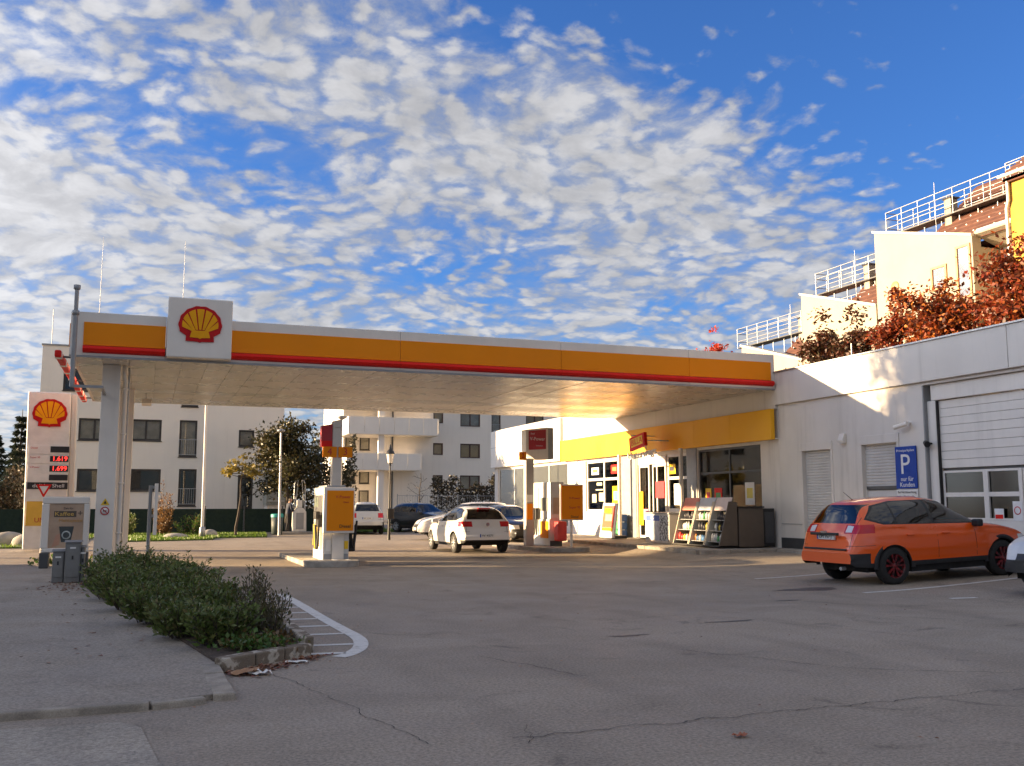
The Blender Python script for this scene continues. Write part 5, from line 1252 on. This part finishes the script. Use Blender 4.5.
tree('autumn_tree', 'thin scarlet tree tip above the canopy end', (24, 38.0, 2), 8.3, 1.15, leaf_mat('scarlet', [(.50, .03, .02), (.40, .05, .02), (.55, .10, .03)], .35), 1500, .17, 17, .6, G, 8, lump=.15)
tree('added_shade_tree', 'unseen leafy tree added left of the price pylon to shade the forecourt', (-9.2, 33.7, 0), 7.4, 1.9, GRL, 9000, .2, 25, .42, None, 12, .14, lump=.24)  # added out of view; its crown shades the forecourt and lower workshop wall
tree('added_shade_tree', 'unseen taller tree added to soften the shadow edge on the workshop parapet', (-7.3, 28.9, 0), 12.4, 1.7, BRL, 6000, .2, 26, .60, None, 12, .16, lump=.24)  # added out of view; its crown blurs the shadow edge on the parapet
tree('street_tree', 'dark green-brown street tree behind the vacuum station', (7.1, 53.0, 0), 6.5, 1.65, GRL, 9000, .20, 21, .36, None, 11, .11, lump=.22)
YEL = leaf_mat('yellow_leaf', [(.30, .22, .03), (.22, .17, .03), (.16, .13, .03)], .35)
tree('young_tree', 'thin young tree with sparse flat crown before the apartment house', (4.05, 48.0, 0), 4.2, .85, YEL, 420, .22, 22, .82, None, 9, .05, squash=.5, lump=.13, sub=2)
tree('bare_sapling', 'leafless sapling in front of the balcony block', (17.7, 66, 0), 4.6, 1.0, leaf_mat('sparse_brown', [(.12, .08, .04), (.1, .06, .03)], .3), 30, .1, 23, .3, None, 10, .05)
CONI = leaf_mat('conifer', [(.016, .026, .014), (.025, .035, .018), (.012, .02, .012)], .15)
def conifer(label, base, h, rr, n, seed):
    g = np.random.default_rng(seed); t = thing('conifer', label, 'tree', base, 0, 'dark conifers at the far left')
    MB().tube(base, (base[0], base[1], base[2] + h), .2, .02, 8).build('trunk', BARK, t)
    tier = g.integers(1, 15, n) / 15.; z = h * (.10 + .88 * tier) + g.normal(size=n) * .06; rad = rr * (1.03 - tier) * np.sqrt(g.random(n)); a = g.random(n) * 6.283; a += .3 * np.sin(a * 5 + tier * 20)
    pts = np.stack([base[0] + rad * np.cos(a), base[1] + rad * np.sin(a), base[2] + z - rad * .35], 1); dr_ = np.stack([np.cos(a), np.sin(a), np.full(n, -.3)], 1)
    leaf_mesh('crown', pts, g.uniform(.25, .5, n), CONI, t, 0, .35, dirs=dr_, seed=seed)
conifer('round dark conifer at the left picture edge', (-12.0, 92, 0), 7.8, 2.6, 3500, 31); conifer('slender tall conifer just left of the price pylon', (-9.6, 88, 0), 9.2, 1.6, 3500, 32); conifer('broad conifer between the tall conifer and the left edge', (-10.8, 97, 0), 6.8, 2.2, 3000, 33)
def shrub(name, label, base, h, rx, ry, m, n, ls, seed, group=None, stems=26, up=.6, upright=.8, cat='shrub', aspect=.42):
    g = np.random.default_rng(seed); r = random.Random(seed); t = thing(name, label, cat, base, 0, group); mb = MB(); P = []; D = []; S_ = []
    for i in range(stems):
        a = r.uniform(0, 6.28); q = math.sqrt(r.random()); x, y = base[0] + rx * .45 * q * math.cos(a), base[1] + ry * .45 * q * math.sin(a); tx, ty = base[0] + rx * q * math.cos(a), base[1] + ry * q * math.sin(a); hh = h * (r.uniform(.5, 1.0) ** .7 * 1.18 * (1.25 if r.random() < .08 else 1) - .25 * q * q)
        p0 = Vector((x, y, base[2])); p2 = Vector((tx + r.uniform(-.05, .05), ty + r.uniform(-.05, .05), base[2] + hh)); p1 = p0.lerp(p2, .5) + Vector((r.uniform(-.05, .05), r.uniform(-.05, .05), .05)); mb.path([p0, p1, p2], [.008, .006, .003], 4)
        k = n // stems
        for j in range(k):
            u = (.06 + .94 * (j + r.random()) / k); c = p0.lerp(p1, u * 2) if u < .5 else p1.lerp(p2, u * 2 - 1); b = r.uniform(0, 6.28); sp = .045 * (1.25 - u) + .015
            P.append((c.x + math.cos(b) * sp * r.random() * 2, c.y + math.sin(b) * sp * r.random() * 2, c.z)); D.append((math.cos(b), math.sin(b), upright)); S_.append(ls * r.uniform(.6, 1.2) * (1.1 - .35 * u))
    mb.build('stems', BARK, t); leaf_mesh('foliage', P, S_, m, t, 0, aspect, dirs=np.array(D), seed=seed); return t
SHR = leaf_mat('shrub_green', [(.085, .13, .024), (.125, .18, .036), (.055, .085, .02), (.18, .22, .065), (.13, .15, .045), (.18, .145, .055)], .25)
SHD = leaf_mat('shrub_olive', [(.10, .11, .04), (.12, .10, .045), (.075, .085, .032), (.15, .11, .055)], .25)
LOWG = leaf_mat('ground_cover', [(.05, .12, .018), (.08, .16, .03), (.10, .13, .03), (.14, .08, .03)], .3)
SG = 'shrubs in the roadside bed'
sp = [(.80, 10.75, .60, .42, .45, 1.0), (.47, 11.6, .72, .50, .55, 1.2), (.78, 12.5, .70, .44, .55, 1.1), (.18, 13.2, .80, .55, .60, 1.2), (.74, 14.1, .82, .60, .62, 1.2), (-.08, 14.9, .84, .58, .65, 1.2), (.62, 15.8, .86, .60, .68, 1.2), (-.36, 16.6, .88, .58, .70, 1.2), (.38, 17.6, .92, .60, .75, 1.2), (-.45, 18.4, .92, .55, .75, 1.1), (.15, 19.4, .95, .58, .75, 1.1), (-.45, 20.4, .85, .50, .7, .9)]
wh = ['low leafy green shrub at the front tip of the bed', 'second green shrub behind the front tip of the bed', 'green shrub on the hatched-line side near the bed tip', 'green shrub on the pavement side, fourth from the tip', 'full green shrub in the front half of the bed facing the forecourt', 'green shrub hanging over the pavement edge mid-bed', 'tall green shrub mid-bed on the forecourt side', 'green shrub mid-bed beside the pavement, near the grey cabinets', 'tall bushy shrub in the rear half of the bed', 'bushy shrub directly right of the grey cabinets', 'tallest shrub at the rear of the bed', 'last shrub of the bed before the white pillar']
for i, (x, y, h, rx, ry, k) in enumerate(sp):
    shrub('shrub', wh[i], (x, y, .07), h * .60 * random.Random(i).uniform(.82, 1.12), rx * .93, ry * .9, SHR, int(1900 * k), .085 if y < 14 else .095, 40 + i, SG, stems=int(44 * k))
for i, (x, y, h, l_) in enumerate([(1.22, 11.35, .62, 'upright olive-brown shrub with bare tips beside the hatched lines'), (1.32, 10.95, .48, 'small upright brownish shrub at the kerb corner'), (1.22, 12.2, .60, 'upright olive shrub behind the brownish ones by the hatching')]):
    shrub('upright_shrub', l_, (x, y, .10), h, .20, .26, SHD, 430, .065, 60 + i, SG, stems=16, upright=1.6)
# ground cover and litter in the bed
def scatter(n, fn, sizes, m, name, parent, seed, up=.6, aspect=.7, z=.11):
    g = np.random.default_rng(seed); r = random.Random(seed); P = [fn(r) for _ in range(n)]; P = [(p[0], p[1], p[2] if len(p) > 2 else z) for p in P]
    return leaf_mesh(name, P, g.uniform(*sizes, n), m, parent, up, aspect, kind='stuff', seed=seed)
scatter(700, lambda r: (.85 + r.gauss(0, .16) + .25, 10.3 + r.gauss(0, .14), .10 + abs(r.gauss(0, .05))), (.03, .07), LOWG, 'ground_cover', BED, 70)
scatter(500, lambda r: (1.15 + r.uniform(-.35, .35), 10.5 + r.uniform(-.25, .5), .10 + abs(r.gauss(0, .03))), (.03, .06), leaf_mat('dry_cover', [(.16, .08, .03), (.10, .08, .03), (.22, .13, .05)], .3), 'ground_cover', BED, 71)
FALL = leaf_mat('fallen_leaf', [(.20, .065, .025), (.30, .14, .06), (.13, .05, .025), (.38, .20, .11), (.10, .045, .025), (.24, .05, .03)], .15)
def flat_leaves(n, fn, size, seed, name='fallen_leaves'):
    r = random.Random(seed); mb = MB().use(FALL)
    for _ in range(n):
        x, y, z = fn(r); a = r.uniform(0, 6.28); l = r.uniform(*size); w_ = l * r.uniform(.4, .7); c, s_ = math.cos(a), math.sin(a); k = r.uniform(.0, .35) * l
        P = [(-l / 2, 0, k * .3), (-.1 * l, w_ / 2, k), (l / 2, 0, .2 * k), (-.1 * l, -w_ / 2, k * .8)]
        mb.add([(x + px * c - py * s_, y + px * s_ + py * c, z + pz + .004) for px, py, pz in P], [(0, 1, 2), (0, 2, 3)])
    return mb.build(name, None, label=None, kind='stuff')
def gut(r):
    u = r.random() ** 1.4; x = .80 + u * .95 + r.gauss(0, .05); y = 9.38 + u * .80 - abs(r.gauss(0, .15)); return (x, y, .002)
props(flat_leaves(420, gut, (.03, .085), 81), 'brown fallen leaves gathered in the gutter below the bed kerb', 'leaves', kind='stuff')
props(flat_leaves(100, lambda r: (.62 - (lambda u: u * 1.75)(r.random()) + r.gauss(0, .10), 9.8 + r.random() * 11, .048), (.03, .07), 82), 'scattered fallen leaves along the pavement edge of the bed', 'leaves', kind='stuff')
props(flat_leaves(160, lambda r: (r.uniform(-1, 14), r.uniform(5, 22), .006), (.02, .045), 83), 'single fallen leaves strewn over the forecourt', 'leaves', kind='stuff')
props(flat_leaves(260, lambda r: (-1.25 + r.gauss(0, .25), 19.6 + r.gauss(0, .8), .05), (.03, .08), 84), 'fallen leaves heaped round the grey cabinets', 'leaves', kind='stuff')
# single crumpled items of litter
def crumple(name, label, loc, sz, m, seed):
    r = random.Random(seed); mb = MB(); n = 7; vs = [(loc[0] + (i / (n - 1) - .5) * sz[0] + r.uniform(-.3, .3) * sz[0] / n, loc[1] + (j / 3 - .5) * sz[1] + r.uniform(-.3, .3) * sz[1] / 4, loc[2] + .006 + r.random() * sz[2]) for j in range(4) for i in range(n)]
    mb.add(vs, [(j * n + i, j * n + i + 1, (j + 1) * n + i + 1, (j + 1) * n + i) for j in range(3) for i in range(n - 1)]); return mb.build(name, m, label=label, cat='litter')
crumple('paper_scrap', 'crumpled white tissue lying in the gutter by the kerb', (1.02, 9.18, .004), (.20, .12, .04), PAPER, 1)
crumple('paper_scrap', 'white paper strip in the gutter nearer the kerb corner', (1.42, 9.72, .004), (.20, .05, .02), PAPER, 2)
crumple('cardboard_scrap', 'brown cardboard scrap beside the white tissue in the gutter', (.90, 9.22, .004), (.24, .12, .05), mat('cardboard', (.38, .22, .13), .9), 3)
crumple('dead_leaf', 'large orange-brown leaf alone on the forecourt foreground', (3.70, 5.68, .004), (.10, .06, .02), mat('leaf_orange', (.36, .12, .06), .8), 4)
# garden planting before the apartment house
for i, (x, y, h, rr, m_, l_) in enumerate([(.9, 50.5, 1.9, .5, leaf_mat('bronze_leaf', [(.20, .10, .035), (.26, .14, .05), (.14, .08, .03)], .3), 'tall bronze-leaved shrub before the apartment house'), (-.8, 50.2, 1.0, .7, SHR, 'rounded green shrub left of the bronze one'), (2.1, 49.6, 1.0, .8, LOWG, 'spreading light green shrub right of the bronze one')]):
    shrub('garden_shrub', l_, (x, y, .05), h, rr, rr, m_, 900, .16, 90 + i, 'shrubs on the lawn', stems=24, upright=.9)
STONE = mat('boulder', (.42, .39, .34), .9, (.30, .28, .25), 3, bump=.5, bscale=12)
def boulder(label, c, s, seed):
    r = random.Random(seed); bm = bmesh.new(); bmesh.ops.create_icosphere(bm, subdivisions=3, radius=1)
    ph = [Vector((r.gauss(0, 1), r.gauss(0, 1), r.gauss(0, 1))).normalized() for _ in range(7)]
    for v in bm.verts:
        d = v.co.normalized(); k = 1.0
        for p in ph: k -= .16 * max(0, d.dot(p) - .55)
        v.co = Vector((d.x * s[0] * k, d.y * s[1] * k, d.z * s[2] * k)) + Vector(c)
    me = bpy.data.meshes.new('boulder'); bm.to_mesh(me); bm.free(); me.polygons.foreach_set('use_smooth', [True] * len(me.polygons)); me.materials.append(STONE); o = link_mesh('boulder', me); props(o, label, 'boulder', 'boulders on the lawn')
boulder('flat pale boulder on the lawn before the bronze shrub', (1.35, 46.2, .08), (.55, .35, .22), 1); boulder('pale boulder beside the flagpole foot', (2.9, 48.2, .1), (.4, .3, .28), 2); boulder('pale boulder at the far left behind the pavement', (-4.6, 40.2, .12), (.7, .4, .42), 3); boulder('grey boulder left of the price pylon foot', (-3.9, 39.6, .12), (.55, .4, .36), 4)
# hedges
def hedge(label, x0, x1, y0, y1, z0, z1, m, n, ls, seed):
    g = np.random.default_rng(seed); t = thing('hedge', label, 'hedge', ((x0 + x1) / 2, (y0 + y1) / 2, z0)); P = np.stack([g.uniform(x0, x1, n), g.uniform(y0, y1, n), z0 + (z1 - z0) * g.random(n) ** .8], 1)
    P[:, 2] += .16 * (z1 - z0) * (np.sin(P[:, 0] * 1.7) + np.sin(P[:, 0] * 4.1 + 1)) * (P[:, 2] - z0) / (z1 - z0) + g.normal(size=n) * .05
    leaf_mesh('foliage', P, g.uniform(.6, 1.3, n) * ls, m, t, .3, .6, seed=seed); mb = MB()
    for x in np.arange(x0 + .3, x1, .8): mb.tube((x, (y0 + y1) / 2, 0), (x + .1, (y0 + y1) / 2, z1 - .3), .03, .01, 6)
    mb.build('stems', BARK, t)
HDR = leaf_mat('hedge_dark', [(.022, .028, .013), (.04, .03, .017), (.055, .035, .02), (.018, .025, .012)], .2)
hedge('dark clipped hedge before the balcony block, right of the dark car', 18.4, 25.0, 64.5, 66, .6, 3.0, HDR, 5000, .20, 101); hedge('tall dark hedge at the far left edge behind the pylon', -16, -7.0, 66, 67.5, .0, 3.4, HDR, 7000, .28, 102); hedge('dark hedge mass behind the street tree', 8.0, 15.4, 76, 78, 0, 5.6, leaf_mat('hedge_olive', [(.035, .035, .016), (.05, .045, .02), (.025, .028, .013)], .2), 6500, .3, 103)
props(scatter(300, lambda r: (r.uniform(-2.6, -1.2), r.uniform(26.5, 28.5), .04 + abs(r.gauss(0, .06))), (.05, .12), LOWG, 'weeds', None, 72, up=.8), 'low weeds along the pavement end by the coffee poster', 'weeds', kind='stuff')

# ------------------------------------------------------------------ street furniture
cs = thing('poster_stand', 'white framed coffee poster stand left of the front pillar', 'poster stand', (-1.72, 25.5, .05))
mb = MB().box(-2.24, -1.22, 25.42, 25.58, 1.53, 1.69).box(-2.20, -1.20, 25.42, 25.58, .40, .50).box(-2.24, -2.08, 25.42, 25.58, .50, 1.53).box(-1.34, -1.21, 25.42, 25.58, .50, 1.53); mb.build('frame', WHITE, cs, bev=.02)
ba = box('poster', mat('poster_sand', (.50, .36, .25), .6, (.42, .29, .20), 2.5), cs, -2.08, -1.34, 25.455, 25.50, .50, 1.53)
text('lettering', 'Zeit für', .07, TXK, ba, (-1.68, 25.452, 1.42), '-y'); q = box('lettering_band', BROWN, ba, -1.98, -1.50, 25.448, 25.453, 1.22, 1.36); text('lettering', 'Kaffee', .13, mat('letter_gold', (.75, .48, .12), .5), ba, (-1.76, 25.445, 1.29), '-y', width=.40); text('plus', '+', .22, BROWN, ba, (-1.42, 25.448, 1.30), '-y'); text('lettering', 'Mehlspeise', .10, mat('letter_ochre', (.55, .28, .05), .5), ba, (-1.62, 25.448, 1.14), '-y', width=.5)
MB().prism([(-1.86, 1.00), (-1.54, 1.00), (-1.60, .64), (-1.80, .64)], 'y', 25.448, 25.454).build('cup_picture', mat('cup_dark', (.05, .06, .06), .5), ba); MB().lathe([(.07, 25.444), (.10, 25.444), (.10, 25.447), (.07, 25.447)], (-1.70, 0, .80), 'y', 20).build('cup_emblem', mat('cup_pale', (.45, .5, .48), .5), ba); MB().prism([(-2.0, .52), (-1.84, .58), (-1.82, .85), (-1.92, .80)], 'y', 25.449, 25.453).build('hand_picture', mat('skin_print', (.55, .30, .20), .6), ba)
for x in (-2.16, -1.32): box('foot', STEELD, cs, x - .08, x + .12, 25.3, 25.7, .045, .40, bev=.02)
def cabinet(label, x0, x1, y0, y1, h):
    t = thing('utility_cabinet', label, 'cabinet', ((x0 + x1) / 2, (y0 + y1) / 2, .045), group='utility cabinets by the bed')
    box('body', PLAST, t, x0, x1, y0, y1, .045, h, bev=.012); box('door', PLAST, t, x0 + .02, x1 - .02, y0 - .012, y0 - .001, .15, h - .05, bev=.005); MB().prism([(y0 - .03, h + .001), (y1 + .03, h + .001), ((y0 + y1) / 2, h + .04)], 'x', x0 - .02, x1 + .02).build('roof', PLAST, t); box('lock', BLACK, t, (x0 + x1) / 2 - .015, (x0 + x1) / 2 + .015, y0 - .02, y0 - .0125, h * .6, h * .6 + .07); box('sticker', PAPER, t, (x0 + x1) / 2 - .05, (x0 + x1) / 2 + .05, y0 - .016, y0 - .0125, h - .12, h - .09)
cabinet('taller grey utility cabinet with a white sticker beside the shrubs', -1.37, -1.10, 20.5, 20.8, .80); cabinet('lower grey utility cabinet left of the taller one', -1.585, -1.385, 20.55, 20.85, .63); cabinet('narrow dark cabinet strip right of the taller grey cabinet', -1.09, -1.03, 20.55, 20.85, .70)
ys_ = thing('yield_sign', 'red and white triangular give-way sign on a thin pole', 'sign', (-2.96, 34.0, 0)); MB().tube((-2.97, 34.06, 0), (-2.97, 34.06, 2.1), .025, n=8).build('pole', GALV, ys_); MB().prism([(-3.20, 2.14), (-2.76, 2.14), (-2.98, 1.72)], 'y', 34.0, 34.02).build('plate', RED, ys_); MB().prism([(-3.11, 2.085), (-2.85, 2.085), (-2.98, 1.84)], 'y', 33.994, 33.999).build('plate_centre', TXW, ys_)
gp = thing('sign_post', 'grey steel post with a sign seen edge-on behind the shrubs', 'post', (.12, 25.8, 0)); MB().tube((.12, 25.8, 0), (.12, 25.8, 1.98), .045, n=10).build('pole', STEELG, gp); [MB().box(.10, .26, 25.77, 25.83, z, z + .07).build('clamp', STEELG, gp) for z in (1.2, 1.90)]; box('plate', WHITE, gp, .215, .295, 25.45, 26.15, .78, 2.02, bev=.005)
fp = thing('flagpole', 'tall thin white flagpole in front of the apartment house', 'pole', (2.45, 46.1, 0)); MB().tube((2.45, 46.1, .0), (2.40, 46.1, 8.0), .07, .045, 10).build('pole', WHITE, fp); MB().lathe([(.0, .0), (.14, .0), (.13, .5), (.075, .55)], (2.45, 46.1, 0)).build('base', GALV, fp)
lp = thing('lantern', 'black old-style street lantern between the parked off-roaders', 'street lamp', (9.95, 42.0, 0)); MB().path([(9.95, 42, 0), (9.95, 42, .8), (9.95, 42, 3.28)], [.07, .05, .032], 10).lathe([(.03, 3.2), (.07, 3.22), (.03, 3.27)], (9.95, 42, 0)).build('post', BLACK, lp); MB().lathe([(.10, 3.30), (.17, 3.72)], (9.95, 42, 0), n=6).build('glass', mat('lantern_glass', (.72, .70, .64), .3), lp); MB().lathe([(.21, 3.71), (.15, 3.84), (.06, 3.93), (.02, 4.12), (0, 4.14)], (9.95, 42, 0), n=6).lathe([(.0, 3.27), (.11, 3.28), (.11, 3.31)], (9.95, 42, 0), n=6).build('hood', BLACK, lp); box('waste_bin', BLACK, lp, 9.82, 10.10, 41.75, 41.9, .9, 1.35, bev=.02)
m1 = thing('lamp_mast', 'slim grey lamp mast beside the left pump totem', 'street lamp', (8.4, 45, 0)); MB().tube((8.4, 45, 0), (8.36, 45, 5.4), .05, .035).build('mast', GALV, m1); MB().lathe([(0, 5.62), (.22, 5.56), (.24, 5.5), (.05, 5.4)], (8.36, 45, 0)).build('head', STEELG, m1)
m2_ = thing('lamp_mast', 'slim grey lamp mast in front of the street tree', 'street lamp', (6.3, 50, 0)); MB().tube((6.3, 50, 0), (6.25, 50, 5.1), .07, .045).build('mast', GALV, m2_); MB().lathe([(0, 5.3), (.2, 5.24), (.2, 5.16), (.06, 5.1)], (6.25, 50, 0)).build('head', STEELG, m2_)
# vacuum station
vs_ = thing('vacuum_station', 'white car vacuum station with two raised hose arms', 'vacuum', (7.55, 52.3, 0)); box('plinth', CONC, vs_, 6.4, 8.3, 51.8, 52.9, 0, .12, bev=.02); MB().prism([(7.25, .12), (7.95, .12), (7.92, 1.15), (7.75, 1.35), (7.45, 1.35), (7.28, 1.15)], 'y', 52.1, 52.7).build('cabinet', PUMPW, vs_, bev=.03); box('front_panel', STEELG, vs_, 7.40, 7.80, 52.08, 52.099, .25, 1.1, bev=.01); box('head_box', PUMPW, vs_, 7.48, 7.72, 52.2, 52.6, 1.36, 1.75, bev=.02)
for sg, x0 in ((-1, 7.3), (1, 7.9)):
    MB().path([(x0, 52.4, .9), (x0 - sg * .03, 52.4, 2.6), (x0 - sg * .10, 52.4, 2.78), (x0 - sg * .2, 52.4, 2.8)], .03, 8).build('hose_arm', GALV, vs_); mb = MB(); hose(mb, (x0 - sg * .2, 52.4, 2.8), (x0 - sg * .05, 52.3, 1.3), .1, .025); mb.build('hose', STEELG, vs_)
tb2 = thing('waste_bin', 'dark waste bin with turquoise top beside the vacuum station', 'bin', (6.35, 51.4, 0)); MB().lathe([(0, .0), (.26, .0), (.30, .9), (.0, .9)], (6.35, 51.4, 0)).build('drum', mat('bin_dark', (.06, .08, .08), .6), tb2); MB().lathe([(.31, .88), (.32, 1.02), (.28, 1.06), (.27, .9)], (6.35, 51.4, 0)).build('rim', mat('turquoise', (.03, .32, .30), .5), tb2)

# ------------------------------------------------------------------ person at the vacuum station
def person(label, loc, heading):
    P = {'pel': (0, 0, .93), 'wst': (.02, 0, 1.08), 'chs': (.06, 0, 1.32), 'nck': (.09, 0, 1.47), 'hd0': (.12, 0, 1.55), 'hd1': (.14, 0, 1.67), 'hd2': (.13, 0, 1.74)}
    for s_, n_ in ((1, 'l'), (-1, 'r')):
        P.update({'hp' + n_: (0, .10 * s_, .90), 'kn' + n_: (.03 + .05 * s_, .11 * s_, .50), 'an' + n_: (-.02 + .10 * s_, .12 * s_, .09), 'to' + n_: (.14 + .10 * s_, .14 * s_, .05), 'sh' + n_: (.06, .19 * s_, 1.41), 'el' + n_: (.10, .25 * s_, 1.13), 'wr' + n_: (.32, .20 * s_, 1.02)})
        for i, (dx_, dy_) in enumerate(((.10, .035), (.115, .012), (.11, -.010), (.095, -.03))): P['f%s%d' % (n_, i)] = (.32 + dx_ * .55, .20 * s_ + dy_, 1.01 - .01 * i); P['g%s%d' % (n_, i)] = (.32 + dx_ * 1.3, .20 * s_ + dy_ * 1.15, .975)
        P['th' + n_] = (.38, .20 * s_ - .05 * s_, 1.03)
    E_ = [('pel', 'wst'), ('wst', 'chs'), ('chs', 'nck'), ('nck', 'hd0'), ('hd0', 'hd1'), ('hd1', 'hd2')]
    for n_ in 'lr':
        E_ += [('pel', 'hp' + n_), ('hp' + n_, 'kn' + n_), ('kn' + n_, 'an' + n_), ('an' + n_, 'to' + n_), ('chs', 'sh' + n_), ('sh' + n_, 'el' + n_), ('el' + n_, 'wr' + n_), ('wr' + n_, 'th' + n_)]
        for i in range(4): E_ += [('wr' + n_, 'f%s%d' % (n_, i)), ('f%s%d' % (n_, i), 'g%s%d' % (n_, i))]
    RD = {'pel': .15, 'wst': .14, 'chs': .165, 'nck': .062, 'hd0': .075, 'hd1': .105, 'hd2': .07}
    rd = lambda k_: RD.get(k_) or {'hp': .105, 'kn': .068, 'an': .05, 'to': .04, 'sh': .075, 'el': .056, 'wr': .038, 'th': .011}.get(k_[:2]) or .009
    ks = list(P); me = bpy.data.meshes.new('person'); me.from_pydata([P[k_] for k_ in ks], [(ks.index(a), ks.index(b)) for a, b in E_], [])
    o = bpy.data.objects.new('tmp', me); COL.objects.link(o); md = o.modifiers.new('skin', 'SKIN'); o.modifiers.new('sub', 'SUBSURF').levels = 1
    for i, k_ in enumerate(ks): me.skin_vertices[0].data[i].radius = (rd(k_), rd(k_) * (.8 if k_ in ('wst', 'pel', 'chs') else 1)); me.skin_vertices[0].data[i].use_root = k_ == 'pel'
    bpy.context.view_layer.update(); body = bpy.data.meshes.new_from_object(o.evaluated_get(bpy.context.evaluated_depsgraph_get())); bpy.data.objects.remove(o)
    for m_ in (mat('jacket_navy', (.014, .022, .05), .8), mat('trousers_black', (.014, .014, .018), .85), mat('skin', (.45, .26, .18), .55), mat('hair_brown', (.05, .028, .016), .7), BLACK):
        body.materials.append(m_)
    for p in body.polygons:
        c = p.center; p.use_smooth = True
        p.material_index = 2 if (c.z > 1.49 or c.x > .335) else (0 if c.z > .90 else (1 if c.z > .11 else 4))
        if c.z > 1.49 and (c.z > 1.70 or c.x < .09) and c.z > 1.55: p.material_index = 3
    t = thing('person', label, 'person', loc, 0); WLOC[t.name] = Vector((0, 0, 0)); t.rotation_euler = (0, 0, heading); link_mesh('body', body, t, True)
    mb = MB()
    for s_ in (-1, 1): mb.lathe([(0, .232), (.012, .233), (.016, .222)], (0, .036 * s_, 1.635), 'x', 8)
    mb.build('eyes', TXK, t, local=True); MB().prism([(.225, 1.63), (.262, 1.595), (.225, 1.59)], 'y', -.014, .014).build('nose', mat('skin', (.45, .26, .18)), t, local=True, bev=.006)
    MB().box(.216, .232, -.028, .028, 1.555, 1.567).build('mouth', mat('lips', (.35, .12, .10), .5), t, local=True); 
    for s_ in (-1, 1): MB().box(.12, .16, s_ * .100, s_ * .118, 1.60, 1.66).build('ear', mat('skin', (.45, .26, .18)), t, local=True, bev=.008)
person('person in navy jacket and dark trousers standing by the vacuum station', (7.0, 52.35, .12), R(20))
